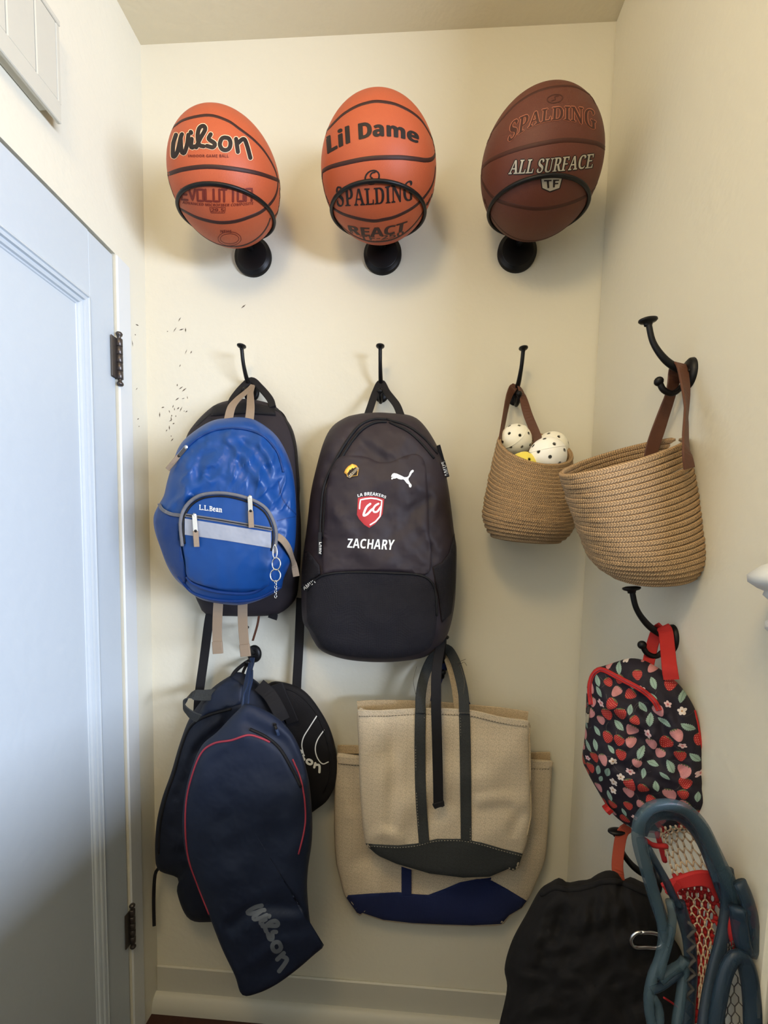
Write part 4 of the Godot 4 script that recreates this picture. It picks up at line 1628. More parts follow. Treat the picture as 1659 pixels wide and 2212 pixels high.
func build_baskets() -> void:
	var l := at(1079, 950, 0.10)
	var rr := at(1234, 988, 0.125)
	var c0 := (l + rr) * 0.5
	var f := at(1150, 1003, 0.195)
	var small := thing("jute_basket", "small coiled jute basket of perforated balls, hanging on the back wall", "basket", at(1140, 1178, 0.1), "coiled jute baskets")
	basket(small, c0, (rr - l) * 0.5, f - c0, at(1135, 1161, 0.098), (at(1227, 1158, 0.098) - at(1042, 1145, 0.098)) * 0.5, Vector3(0, -0.012, 0.082), 22, 0.08, 3)
	var st := mb()
	strap(st, spline([at(1079, 985, 0.125), at(1080, 958, 0.11), at(1089, 905, 0.075), at(1098, 860, 0.04), at(1108, 838, 0.026), at(1118, 832, 0.024), at(1127, 848, 0.032), at(1140, 895, 0.06), at(1160, 945, 0.085), at(1170, 985, 0.09)], 0.008), 0.0185, 0.003,
		[Vector3(0.9, 0, 0.5), Vector3(0.9, 0, 0.5), Vector3(0.8, 0.2, 0.6), Vector3(0.3, 1, 0.2), Vector3(-0.5, 0, 1), Vector3(-0.2, 0, 1)])
	part("leather_handle", st, M.leather, small)
	holey_ball("cream perforated ball at the left of the small jute basket", at(1113, 952, 0.085), 0.0345, M.plastic_white, Basis(Vector3(0.3, 0.5, 0.8).normalized(), 1.1), true)
	holey_ball("cream perforated ball behind the brighter white ball in the small basket", at(1191, 969, 0.075), 0.0355, M.plastic_white, Basis(Vector3(0.7, 0.2, 0.3).normalized(), 2.1))
	holey_ball("bright white perforated ball nearest the front rim of the small basket", at(1182, 986, 0.152), 0.0375, M.plastic_bright, Basis(Vector3(0.1, 0.9, 0.4).normalized(), 0.5), true)
	holey_ball("yellow perforated ball almost sunk between the white ones in the basket", at(1130, 1010, 0.15), 0.031, M.plastic_yellow, Basis(Vector3(0.5, 0.3, 0.6).normalized(), 3.0))
	# the large one on the right wall
	var l2 := at(1212, 1026, 0.385)
	var r2 := at(1478, 952, 0.365)
	var c2 := (l2 + r2) * 0.5
	var big := thing("jute_basket", "large coiled jute basket hanging tilted on the right wall by a leather handle", "basket", at(1400, 1256, 0.37), "coiled jute baskets")
	basket(big, c2, (r2 - l2) * 0.5, (at(1358, 994, 0.45) - at(1338, 968, 0.285)) * 0.5, at(1408, 1228, 0.375), (at(1521, 1205, 0.37) - at(1285, 1226, 0.38)) * 0.5, Vector3(-0.005, -0.026, 0.078), 24, 0.03, 8)
	st = mb()
	strap(st, spline([at(1489, 1012, 0.452), at(1484, 980, 0.452), at(1481, 950, 0.44), at(1482, 900, 0.42), at(1481, 845, 0.395), at(1475, 800, 0.378), at(1468, 786, 0.367), at(1461, 800, 0.357), at(1449, 850, 0.345), at(1430, 905, 0.335), at(1410, 965, 0.325), at(1404, 1000, 0.32)], 0.008), 0.021, 0.003,
		[Vector3(0.5, 0, 1), Vector3(0.8, 0, 1), Vector3(0.9, 0, 0.8), Vector3(0.5, 0.2, 1), Vector3(0.2, 1, 0.3), Vector3(-0.4, 0, -1), Vector3(0, 0, -1), Vector3(0, 0, -1)])
	part("leather_handle", st, M.leather, big)
	st = mb()
	ball(st, at(1400, 979, 0.30), 0.0035, 10)
	part("rivet", st, M.plastic_white, big)

# ---------------------------------------------------------------- the dark bags low on the left
func build_navy_bags() -> void:
	# round black racket case against the wall
	var o := thing("racket_case", "round black racket case with thin white curved lines behind navy bags", "bag", at(650, 1760, 0.03))
	var n := wave(0.012, 41)
	var st := mb()
	var sk := pillow(st, P2("579,1477 618,1475 658,1493 690,1532 714,1577 727,1630 727,1682 711,1723 688,1745 650,1765 600,1750 560,1700 540,1620 548,1530"), Vector2(635, 1620), Vector3(0, 0, 0.034), Vector3.BACK, 0.03, 0.03, 90, 20, 4.0, func(u: Vector2, r: float) -> float: return n.get_noise_2d(u.x, u.y) * 0.003 * (1.0 - r ** 6))
	part("body", st, M.black_web, o)
	st = mb()
	tube(st, sk.path(P2("590,1488 625,1490 655,1508 682,1540 700,1580 712,1630 712,1680 698,1715"), 0.001, 6.0), 0.0016, 6)
	part("zip", st, M.zip, o)
	for l in ["684,1547 668,1572 656,1592 652,1610 656,1630", "700,1577 686,1598 681,1618 686,1638 697,1650 709,1646"]:
		st = mb()
		stroke(st, sk, spline2(P2(l), 3.0), 2.4, 0.0012)
		part("white_line", st, M.print_white, o)
	st = mb()
	script_word(st, sk, in_quad(Vector2(610, 1628), Vector2(690, 1668), Vector2(700, 1648), Vector2(620, 1606)), 5.0, 0.0012)
	part("lettering", st, M.print_white, o)
	st = mb()
	strap(st, spline(P3("598,1478,0.07 606,1500,0.07 622,1535,0.071 632,1560,0.07"), 0.01), 0.03, 0.006, Vector3(0, 0, 1))
	part("shoulder_strap", st, M.black_web, o)
	# navy backpack, side on behind the racket bag
	o = thing("backpack", "dark navy backpack with black piping squeezed behind the navy racket bag", "backpack", at(420, 1990, 0.05), "school backpacks")
	var n3 := wave(0.02, 44)
	var creases := [spline2(P2("440,1540 480,1530 525,1530"), 10.0), spline2(P2("430,1620 470,1580 510,1550"), 10.0), spline2(P2("400,1640 420,1600 470,1560"), 10.0), spline2(P2("380,1720 405,1680"), 10.0)]
	st = mb()
	var sk2 := pillow(st, P2("520,1452 497,1460 460,1485 430,1520 407,1556 387,1610 370,1668 350,1725 338,1780 335,1845 343,1880 384,1897 382,1925 396,1968 415,1989 450,1992 520,1985 600,1950 645,1890 660,1800 655,1700 630,1600 600,1530 562,1478"), Vector2(490, 1740), Vector3(0, 0, 0.06), Vector3.BACK, 0.06, 0.055, 140, 34, 3.0,
		func(u: Vector2, r: float) -> float:
			var d := n3.get_noise_2d(u.x, u.y) * 0.006
			for k in creases.size():
				d += near(u, creases[k], 20.0) * (0.008 if k % 2 == 0 else -0.008)
			return d * (1.0 - r ** 8))
	part("body", st, M.navy_dark, o)
	st = mb()
	tube(st, sk2.path(P2("500,1531 450,1545 415,1566 396,1605 379,1665 360,1722 347,1780 343,1845"), 0.0, 6.0), 0.0036, 8)
	part("piping", st, M.zip, o)
	st = mb()
	patch(st, sk2, PackedVector2Array(P2("500,1462 525,1480 520,1520 450,1540 420,1560 440,1520 470,1485")), 0.003, 9.0, 0.004)
	part("top_flap", st, M.navy, o)
	st = mb()
	strap(st, spline([at(470, 1500, 0.09), at(440, 1502, 0.095), at(414, 1502, 0.10), at(399, 1516, 0.11), at(398, 1528, 0.125), at(412, 1543, 0.135), at(430, 1552, 0.13)], 0.006), 0.026, 0.003, [Vector3(0, 0.3, 1), Vector3(-0.3, 0.6, 0.8), Vector3(-1, 0.3, 0.2), Vector3(-0.3, -0.5, 1), Vector3(0, -0.3, 1)])
	part("strap_loop", st, M.tote_grey, o)
	st = mb()
	tube(st, spline([at(497, 1470, 0.08), at(507, 1452, 0.07), at(522, 1438, 0.05), at(536, 1428, 0.03), at(545, 1424, 0.026)], 0.006), 0.0045, 8)
	tube(st, spline([at(517, 1478, 0.09), at(524, 1455, 0.07), at(532, 1438, 0.045), at(545, 1424, 0.026)], 0.006), 0.0035, 8)
	part("handle", st, M.black_web, o)
	st = mb()
	strap(st, spline(P3("343,1875,0.05 335,1890,0.05 332,1940,0.045 333,2000,0.04"), 0.01), 0.008, 0.003, Vector3(0.3, 0, 1))
	part("webbing_strap", st, M.black_web, o)
	# navy racket bag in front
	o = thing("racket_bag", "navy racket bag with thin red piping and faint grey script near its tip", "bag", at(540, 2148, 0.14))
	var n4 := wave(0.011, 47)
	var cr2 := [spline2(P2("535,1560 570,1580 620,1610 650,1670"), 10.0), spline2(P2("430,1650 470,1612 520,1590"), 10.0), spline2(P2("500,2000 560,1960 640,1960"), 10.0), spline2(P2("550,2080 600,2040 660,2030"), 10.0)]
	st = mb()
	var sk3 := pillow(st, P2("533,1520 508,1540 470,1580 435,1612 410,1672 397,1734 394,1795 404,1857 427,1914 451,1976 479,2048 507,2107 523,2149 556,2146 598,2126 642,2094 678,2063 700,2043 684,2032 671,1998 664,1930 665,1880 674,1810 673,1740 664,1670 640,1600 605,1555 565,1530"), Vector2(545, 1790), Vector3(0, 0, 0.182), Vector3.BACK, 0.05, 0.046, 170, 44, 2.8,
		func(u: Vector2, r: float) -> float:
			var d := n4.get_noise_2d(u.x * 0.6, u.y * 0.6) * 0.008 - 0.02 * clampf((u.y - 1900.0) / 250.0, 0.0, 1.0)
			for k in cr2.size():
				d += near(u, cr2[k], 26.0) * (-0.010 if k % 2 == 0 else 0.006)
			return d * (1.0 - r ** 8))
	part("body", st, M.navy, o)
	st = mb()
	tube(st, sk3.path(P2("452,1975 427,1912 408,1857 401,1800 402,1736 413,1682 434,1628 462,1606 500,1599 535,1588 560,1593 583,1603"), 0.001, 6.0), 0.0022, 8)
	part("red_piping", st, M.red_pipe, o)
	st = mb()
	tube(st, sk3.path(P2("632,1640 648,1678 657,1720 660,1765 656,1800 645,1845"), 0.001, 6.0), 0.0018, 8)
	part("red_piping", st, M.red_pipe, o)
	st = mb()
	tube(st, sk3.path(P2("540,1575 575,1592 605,1618 630,1660 650,1700"), 0.0015, 6.0), 0.0032, 8)
	part("zip", st, M.zip, o)
	st = mb()
	script_word(st, sk3, in_quad(Vector2(533, 1972), Vector2(603, 2098), Vector2(641, 2072), Vector2(574, 1944)), 9.5, 0.0012)
	part("lettering", st, M.faint_print, o)
	# folded neck, cord and pulls
	st = mb()
	strap(st, spline([at(545, 1422, 0.028), at(541, 1440, 0.06), at(534, 1475, 0.11), at(530, 1510, 0.16), at(530, 1550, 0.2), at(533, 1590, 0.215)], 0.01), [0.012, 0.018], 0.004, Vector3(0.2, 0, 1))
	part("neck_strap", st, M.navy_light, o)
	st = mb()
	tube(st, spline([at(543, 1432, 0.07), at(540, 1448, 0.1), at(537, 1470, 0.13), at(533, 1486, 0.15), at(527, 1500, 0.17), at(525, 1530, 0.19), at(531, 1545, 0.2), at(536, 1520, 0.185), at(538, 1496, 0.16), at(544, 1470, 0.13), at(545, 1448, 0.1)], 0.006), 0.0022, 7)
	part("hanging_cord", st, M.navy_light, o)
	zip_pull(o, sk3, Vector2(594, 1566), Vector2(602, 1588), 0.4, 0.006, M.iron, M.navy_light)
	st = mb()
	strap(st, spline([at(560, 1480, 0.11), at(582, 1500, 0.12), at(600, 1530, 0.13), at(612, 1556, 0.13)], 0.01), 0.03, 0.004, Vector3(0.4, 0.2, 1))
	part("shoulder_strap", st, M.black_web, o)

# ---------------------------------------------------------------- the two canvas totes
func tote_stitches(skin: Hide, line: String, parent: Node, m: Material) -> void:
	var st := mb()
	var pts := spline2(P2(line), 3.2)
	for i in range(0, pts.size() - 1, 2):
		var a := skin.on(pts[i], 0.004)
		var b := skin.on(pts[i + 1], 0.004)
		tube(st, PackedVector3Array([a, b]), 0.0006, 4)
	var p := part("stitching", st, m, parent)
	p.set_meta("kind", "stuff")

func build_totes() -> void:
	var n := wave(0.006, 51)
	var o := thing("tote_bag", "large cream canvas tote with blue base, behind the smaller tote", "tote bag", at(950, 1998, 0.03), "canvas tote bags")
	var cr := [spline2(P2("810,1960 820,1880 835,1820"), 10.0), spline2(P2("760,1870 790,1850 820,1860"), 10.0), spline2(P2("740,1700 752,1760"), 10.0)]
	var st := mb()
	var sk := pillow(st, P2("729,1626 780,1632 860,1634 960,1636 1060,1638 1187,1642 1192,1655 1190,1700 1184,1780 1178,1852 1164,1892 1150,1925 1139,1946 1128,1962 1100,1979 1083,1998 1020,2001 955,1999 890,1996 828,1989 783,1974 775,1979 758,1955 744,1933 734,1895 726,1860 722,1800 722,1745 724,1685 727,1640"), Vector2(955, 1810), Vector3(0, 0, 0.034), Vector3.BACK, 0.026, 0.03, 150, 30, 4.5,
		func(u: Vector2, r: float) -> float:
			var d := n.get_noise_2d(u.x, u.y) * 0.012
			for k in cr.size():
				d += near(u, cr[k], 26.0) * (0.007 if k % 2 == 0 else -0.006)
			return d * (1.0 - r ** 6), 0.02)
	part("body", st, M.canvas, o)
	st = mb()
	strap(st, spline(P3("729,1618,0.012 800,1620,0.01 900,1626,0.008 1000,1630,0.008 1100,1634,0.008 1188,1634,0.01"), 0.02), 0.022, 0.004, Vector3(0, 0, 1))
	part("back_rim", st, M.canvas_old, o)
	st = mb()
	strap(st, sk.path(P2("730,1641 780,1645 860,1648 960,1650 1060,1650 1186,1652"), 0.003, 8.0), 0.018, 0.003, Vector3(0, 0, 1))
	part("hem", st, M.canvas, o)
	tote_stitches(sk, "730,1650 780,1654 860,1656 1060,1660 1186,1662", o, M.thread_dark)
	st = mb()
	patch(st, sk, PackedVector2Array(P2("745,1934 800,1930 861,1927 890,1931 925,1933 960,1920 993,1906 1030,1899 1056,1899 1095,1920 1138,1946 1127,1961 1100,1977 1083,1996 1020,1999 955,1997 890,1994 828,1987 783,1972 775,1977 757,1952")), 0.002, 9.0, 0.003)
	part("base_panel", st, M.tote_blue, o)
	for q in [[878, 1640, 878, 1932], [1050, 1640, 1050, 1899]]:
		st = mb()
		strap(st, sk.path([Vector2(q[0], q[1]), Vector2(q[0], (q[1] + q[3]) * 0.5), Vector2(q[2], q[3])], 0.0035, 10.0), 0.024, 0.003, Vector3(0, 0, 1))
		part("handle_band", st, M.tote_blue, o)
	st = mb()
	strap(st, spline(P3("884,1640,0.045 915,1560,0.04 945,1470,0.03 965,1424,0.022 985,1470,0.03 1020,1560,0.04 1046,1640,0.045"), 0.012), 0.022, 0.004, Vector3(0, 0.1, 1))
	part("handle", st, M.tote_blue, o)
	# small tote in front
	o = thing("tote_bag", "small cream canvas tote with faded grey base and grey handle bands", "tote bag", at(960, 1898, 0.09), "canvas tote bags")
	var n2 := wave(0.005, 53)
	var cr2 := [spline2(P2("1146,1755 1120,1770 1110,1795"), 10.0), spline2(P2("1145,1740 1090,1725 1040,1730"), 10.0), spline2(P2("840,1540 850,1650 845,1780"), 10.0), spline2(P2("800,1810 830,1800 860,1815"), 10.0)]
	st = mb()
	var sk2 := pillow(st, P2("773,1533 800,1536 850,1533 895,1531 955,1531 1018,1534 1080,1549 1141,1558 1143,1600 1146,1705 1147,1762 1140,1812 1128,1850 1119,1877 1108,1883 1098,1879 1058,1896 1000,1898 928,1889 856,1868 820,1852 811,1846 797,1832 789,1818 783,1780 777,1700 775,1620"), Vector2(962, 1710), Vector3(0, 0, 0.104), Vector3.BACK, 0.03, 0.03, 160, 34, 4.5,
		func(u: Vector2, r: float) -> float:
			var d := n2.get_noise_2d(u.x, u.y) * 0.014
			for k in cr2.size():
				d += near(u, cr2[k], 24.0) * (-0.008 if k % 2 == 0 else 0.007)
			return d * (1.0 - r ** 6), 0.02)
	part("body", st, M.canvas, o)
	st = mb()
	strap(st, spline(P3("772,1526,0.074 800,1523,0.07 860,1523,0.068 940,1526,0.068 1020,1533,0.068 1090,1540,0.07 1140,1548,0.076"), 0.02), 0.024, 0.004, Vector3(0, 0, 1))
	part("back_rim", st, M.canvas_old, o)
	st = mb()
	strap(st, sk2.path(P2("775,1540 820,1541 895,1537 955,1537 1018,1541 1080,1555 1140,1564"), 0.003, 8.0), 0.015, 0.004, Vector3(0, 0, 1))
	part("hem", st, M.canvas, o)
	tote_stitches(sk2, "775,1547 820,1547 895,1544 955,1543 1018,1547 1080,1561 1141,1569", o, M.thread_dark)
	st = mb()
	tube(st, sk2.path(P2("1143,1572 1145,1650 1146,1720 1146,1762 1138,1806"), 0.0, 6.0), 0.0022, 6)
	part("side_seam", st, M.canvas_old, o)
	st = mb()
	patch(st, sk2, PackedVector2Array(P2("789,1822 820,1824 860,1826 900,1822 944,1812 1000,1812 1040,1820 1085,1833 1129,1844 1119,1876 1108,1881 1098,1877 1058,1894 1000,1896 928,1887 856,1866 820,1850 811,1844 797,1831")), 0.002, 8.0, 0.003)
	var bp := part("base_panel", st, M.tote_grey, o)
	tote_stitches(sk2, "791,1827 820,1829 860,1831 900,1827 944,1817 1000,1817 1040,1825 1085,1838 1127,1849", bp, M.thread)
	for q in [[[Vector2(908, 1534), Vector2(907, 1620), Vector2(909, 1720), Vector2(916, 1820)], "894,0"], [[Vector2(1003, 1536), Vector2(1005, 1620), Vector2(1006, 1720), Vector2(1007, 1815)], "990,0"]]:
		st = mb()
		strap(st, sk2.path(q[0], 0.0035, 10.0), 0.0235, 0.003, Vector3(0, 0, 1))
		var hb := part("handle_band", st, M.tote_grey, o)
		for sx in [-9.0, 9.0]:
			var l := ""
			for p in q[0]:
				l += "%f,%f " % [p.x + sx, p.y + 2.0]
			tote_stitches(sk2, l, hb, M.thread)
	for s in [["908,1540,0.135 909,1500,0.12 917,1460,0.095 932,1425,0.06 952,1403,0.034 965,1401,0.03", M.tote_grey], ["1003,1540,0.135 1001,1500,0.12 993,1460,0.095 983,1428,0.06 970,1405,0.034 960,1401,0.03", M.tote_grey],
			["916,1530,0.085 924,1480,0.07 938,1435,0.045 956,1408,0.03", M.canvas_old], ["992,1530,0.085 985,1480,0.07 975,1440,0.05 966,1412,0.032", M.canvas_old]]:
		st = mb()
		strap(st, spline(P3(s[0]), 0.008), 0.0225, 0.004, Vector3(0, 0.2, 1))
		part("handle", st, s[1], o)
	for s in ["1001,1500,0.125 1003,1470,0.12 995,1440,0.1", "990,1440,0.09 1002,1430,0.09 1008,1438,0.09", "988,1432,0.085 998,1427,0.085 1006,1424,0.085", "898,1500,0.12 893,1470,0.12 900,1440,0.1"]:
		st = mb()
		tube(st, spline(P3(s), 0.006), 0.0005, 5)
		part("loose_thread", st, M.thread_dark, o)

# ---------------------------------------------------------------- things along the right wall
func build_berry_bag() -> void:
	var n := Vector3(-0.6, 0.0, 0.8)
	var p0 := at(1400, 1620, 0.395)
	var o := thing("backpack", "small child's backpack printed with strawberries, leaves and blossoms, red zip", "backpack", at(1400, 1790, 0.4), "school backpacks")
	var w := wave(0.02, 61)
	var cr := [spline2(P2("1330,1545 1360,1575 1400,1610 1430,1650"), 8.0), spline2(P2("1300,1500 1320,1530 1360,1560"), 8.0), spline2(P2("1310,1470 1360,1500 1410,1545"), 8.0), spline2(P2("1310,1650 1340,1680 1400,1700"), 8.0), spline2(P2("1430,1560 1440,1620 1470,1660"), 8.0)]
	var st := mb()
	var sk := pillow(st, P2("1266,1520 1269,1475 1283,1446 1305,1438 1330,1430 1360,1422 1395,1428 1440,1455 1474,1487 1500,1528 1513,1562 1521,1606 1525,1660 1530,1710 1534,1738 1526,1768 1490,1790 1420,1800 1374,1792 1344,1776 1316,1749 1288,1703 1269,1668 1258,1638 1264,1580"), Vector2(1400, 1610), p0, n, 0.055, 0.034, 150, 40, 2.6,
		func(u: Vector2, r: float) -> float:
			var d := w.get_noise_2d(u.x, u.y) * 0.006
			for k in cr.size():
				d += near(u, cr[k], 24.0) * (-0.010 if k % 2 == 0 else 0.008)
			return d * (1.0 - r ** 8))
	var body := part("body", st, M.berry, o)
	planar_uv(body, Vector3(0.8, 0, 0.6), Vector3(0, -1, 0), 5.0)
	for l in ["1277,1522 1274,1490 1279,1462 1291,1449 1305,1448 1340,1466 1385,1490 1412,1513 1424,1535"]:
		st = mb()
		strap(st, sk.path(P2(l), 0.003, 5.0), 0.0075, 0.003, (EYE - p0).normalized())
		var z := part("red_zip", st, M.red_web, o)
		st = mb()
		tube(st, sk.path(P2(l), 0.0052, 5.0), 0.0009, 6)
		part("zip_teeth", st, M.red_pipe, z)
	zip_pull(o, sk, Vector2(1272, 1522), Vector2(1268, 1560), 0.5, 0.005, M.bronze, M.thread)
	st = mb()
	strap(st, spline([at(1450, 1468, 0.435), at(1446, 1440, 0.43), at(1442, 1400, 0.405), at(1438, 1365, 0.385), at(1431, 1354, 0.374)], 0.006), 0.0195, 0.003, Vector3(-0.3, 0, 1))
	part("handle", st, M.red_web, o)
	st = mb()
	strap(st, spline([at(1431, 1354, 0.374), at(1420, 1362, 0.362), at(1410, 1390, 0.36), at(1402, 1425, 0.37), at(1398, 1445, 0.38)], 0.006), 0.0165, 0.003, Vector3(-0.5, 0, 1))
	part("handle", st, M.red_web, o)
	st = mb()
	strap(st, spline([sk.on(Vector2(1306, 1740), 0.001), at(1312, 1748, 0.40), at(1320, 1756, 0.40)], 0.004), 0.009, 0.003, Vector3(0, 0, 1))
	part("side_tab", st, M.red_web, o)
	st = mb()
	tube(st, sk.path(P2("1500,1535 1508,1570 1516,1620"), -0.001, 5.0), 0.002, 6)
	part("edge_binding", st, M.red_web, o)

func build_sack() -> void:
	var o := thing("drawstring_bag", "bulky black drawstring bag filling the bottom right corner below the strawberry backpack", "bag", at(1290, 2330, 0.4))
	var n := Vector3(-0.35, 0.0, 0.94)
	var p0 := at(1290, 2080, 0.40)
	var w := wave(0.012, 71)
	var st := mb()
	var cr := []
	for q in ["1225,1905 1215,1960 1200,2030", "1275,1900 1270,1960 1262,2010", "1345,1902 1350,1950 1362,2000", "1180,1950 1165,2010 1150,2080", "1400,1930 1415,1990 1425,2060", "1300,1890 1305,1940 1300,1990"]:
		cr.append(spline2(P2(q), 10.0))
	var sk := pillow(st, P2("1060,2300 1078,2215 1095,2136 1090,2090 1106,2032 1138,1972 1166,1922 1190,1905 1209,1896 1226,1906 1250,1902 1273,1899 1290,1888 1312,1880 1332,1884 1346,1901 1360,1894 1380,1902 1402,1916 1424,1962 1450,2018 1474,2060 1482,2120 1480,2212 1470,2330 1280,2380 1100,2350"), Vector2(1285, 2130), p0, n, 0.075, 0.09, 170, 34, 2.6,
		func(u: Vector2, r: float) -> float:
			var d := w.get_noise_2d(u.x, u.y) * 0.012
			for k in cr.size():
				d += near(u, cr[k], 20.0) * (-0.011 if k % 2 == 0 else 0.008)
			return d * (1.0 - r ** 8))
	part("body", st, M.sack, o)
	st = mb()
	tube(st, sk.path(P2("1170,1932 1200,1918 1230,1922 1270,1916 1300,1906 1330,1904 1360,1914 1398,1930"), 0.002, 6.0), 0.004, 8)
	part("drawcord_channel", st, M.sack, o)
	st = mb()
	strap(st, spline([at(1343, 1915, 0.43), at(1334, 1880, 0.40), at(1336, 1840, 0.385), at(1344, 1800, 0.378), at(1360, 1785, 0.376)], 0.008), 0.0165, 0.003, Vector3(-0.3, 0, 1))
	part("hanging_strap", st, M.orange_web, o)
	st = mb()
	var f := sk.hit(Vector2(1385, 2030))[0] as Vector3
	var z := f.z + 0.006
	tube(st, spline([at(1386, 2014, z), at(1378, 2014, z), at(1369, 2019, z), at(1363, 2030, z), at(1366, 2041, z), at(1374, 2046, z), at(1395, 2046, z), at(1416, 2047, z), at(1428, 2042, z), at(1431, 2030, z), at(1424, 2020, z), at(1408, 2015, z), at(1386, 2014, z)], 0.004), 0.0024, 8)
	part("carabiner", st, M.steel, o)

# hexagon net between two rails, given as rows of picture points with depths
func net(st: SurfaceTool, a: PackedVector3Array, b: PackedVector3Array, cols: int, rows: int, sag: Vector3, r: float) -> void:
	var p := func(u: float, v: float) -> Vector3:
		var ia := clampf(v, 0, 1) * (a.size() - 1)
		var ib := clampf(v, 0, 1) * (b.size() - 1)
		var q := a[int(ia)].lerp(a[mini(int(ia) + 1, a.size() - 1)], ia - int(ia))
		var s := b[int(ib)].lerp(b[mini(int(ib) + 1, b.size() - 1)], ib - int(ib))
		return q.lerp(s, u) + sag * (4.0 * u * (1.0 - u)) * sin(PI * clampf(v, 0.05, 0.95))
	for j in rows:
		for i in cols:
			var sh := 0.5 if j % 2 == 1 else 0.0
			var u := (i + sh + 0.25) / (cols + 0.5)
			var du := 0.5 / (cols + 0.5)
			var v := j / float(rows)
			var dv := 1.0 / rows
			var x0: Vector3 = p.call(u, v)
			var x1: Vector3 = p.call(u, v + dv * 0.5)
			var x2: Vector3 = p.call(clampf(u - du, 0, 1), v + dv)
			var x3: Vector3 = p.call(clampf(u + du, 0, 1), v + dv)
			tube(st, PackedVector3Array([x0, x1]), r * 1.25, 5)
			tube(st, PackedVector3Array([x1, x2]), r, 5)
			tube(st, PackedVector3Array([x1, x3]), r, 5)

func build_sticks() -> void:
	var o := thing("lacrosse_stick", "lacrosse stick with translucent blue head and red and cream net", "lacrosse stick", at(1500, 2330, 0.52), "lacrosse sticks leaning in the corner")
	# the scoop and rails of the head
	var st := mb()
	tube(st, spline(P3("1440,2012,0.555 1418,1950,0.560 1400,1890,0.565 1383,1835,0.567 1378,1800,0.568 1384,1768,0.568 1405,1745,0.567 1432,1738,0.565 1462,1742,0.562 1490,1756,0.559 1515,1785,0.557 1533,1820,0.555 1553,1862,0.553 1575,1905,0.553 1596,1950,0.555 1612,1990,0.559"), 0.008), 0.0078, 12, false, 0.8)
	part("scoop_rail", st, M.stick, o)
	st = mb()
	tube(st, spline(P3("1382,1800,0.553 1393,1775,0.551 1418,1757,0.550 1450,1754,0.548 1482,1765,0.545 1508,1790,0.543 1528,1826,0.541 1545,1868,0.540 1563,1915,0.541 1580,1960,0.545"), 0.008), 0.0105, 12, false, 0.5)
	part("inner_rail", st, M.stick_dark, o)
	st = mb()
	var oo := spline(P3("1379,1806,0.570 1384,1768,0.570 1405,1745,0.569 1432,1738,0.567 1462,1742,0.564 1490,1756,0.561 1515,1785,0.559 1533,1820,0.557 1553,1862,0.556 1575,1905,0.556"), 0.004)
	var ii := spline(P3("1424,1812,0.556 1428,1790,0.554 1438,1776,0.552 1455,1771,0.550 1472,1772,0.549 1488,1780,0.548 1502,1796,0.547 1514,1822,0.547 1526,1862,0.548 1540,1905,0.55"), 0.004)
	var sheet := []
	for r in 5:
		var row := PackedVector3Array()
		for q in 40:
			var f := q / 39.0
			row.append(oo[int(f * (oo.size() - 1))].lerp(ii[int(f * (ii.size() - 1))], r / 4.0))
		sheet.append(row)
	grid(st, sheet, false)
	part("scoop_plate", st, M.stick_sheet, o)
	# sidewalls below the scoop: the outer rail, the lower rail and struts
	for s in [["1386,1812,0.555 1398,1870,0.560 1414,1930,0.563 1428,1985,0.565 1433,2030,0.567 1424,2075,0.571 1410,2110,0.575 1402,2150,0.580 1404,2190,0.585 1412,2230,0.590 1420,2300,0.595", 0.0058, M.stick],
			["1446,1945,0.563 1452,1975,0.565 1450,2010,0.568 1440,2050,0.571 1430,2085,0.575 1425,2110,0.577", 0.0046, M.stick],
			["1432,2015,0.567 1440,2040,0.569 1448,2000,0.565", 0.004, M.stick_dark],
			["1425,2118,0.575 1448,2098,0.570 1470,2085,0.565 1480,2072,0.563", 0.0055, M.stick],
			["1408,2140,0.580 1430,2130,0.575 1455,2112,0.570 1472,2098,0.565", 0.004, M.stick_dark],
			["1480,2072,0.563 1476,2110,0.565 1470,2160,0.575 1462,2212,0.585 1458,2290,0.595", 0.0055, M.stick],
			["1406,2150,0.580 1420,2170,0.580 1424,2200,0.585 1418,2240,0.590", 0.0052, M.stick],
			["1398,1830,0.555 1420,1870,0.553 1440,1905,0.551 1456,1940,0.551 1470,1960,0.553", 0.0045, M.stick_dark]]:
		st = mb()
		tube(st, spline(P3(s[0]), 0.008), s[1], 10)
		part("sidewall_rail", st, s[2], o)
	# dark pierced sidewall in the middle
	st = mb()
	tube(st, spline(P3("1466,1950,0.547 1478,1990,0.549 1488,2030,0.551 1492,2075,0.555 1492,2120,0.560 1488,2170,0.565 1484,2240,0.575 1482,2310,0.585"), 0.008), 0.0085, 10, false, 0.6)
	part("throat_rail", st, M.stick_dark, o)
	st = mb()
	var zz := []
	for k in 16:
		zz.append(at((1486 if k % 2 == 0 else 1502) + (0 if k < 8 else -4), 1992 + k * 16, 0.567))
	tube(st, spline(zz, 0.01), 0.0018, 6)
	part("sidewall_lacing", st, M.cord_grey, o)
	# the pocket: cream net above, red net below
	var la := spline(P3("1424,1790,0.547 1430,1820,0.535 1440,1855,0.527 1452,1885,0.523 1462,1905,0.522"), 0.01)
	var lb := spline(P3("1500,1786,0.540 1522,1815,0.531 1536,1850,0.525 1546,1885,0.523 1552,1905,0.523"), 0.01)
	st = mb()
	net(st, la, lb, 6, 6, Vector3(0.0, 0.004, -0.018), 0.0011)
	var nt := part("cream_net", st, M.cord_cream, o)
	nt.set_meta("kind", "stuff")
	var ra := spline(P3("1452,1890,0.519 1468,1930,0.515 1480,1990,0.521 1490,2050,0.530 1496,2120,0.545 1494,2212,0.565"), 0.01)
	var rb := spline(P3("1556,1890,0.519 1562,1930,0.515 1560,1990,0.521 1545,2050,0.530 1528,2120,0.545 1516,2212,0.565"), 0.01)
	st = mb()
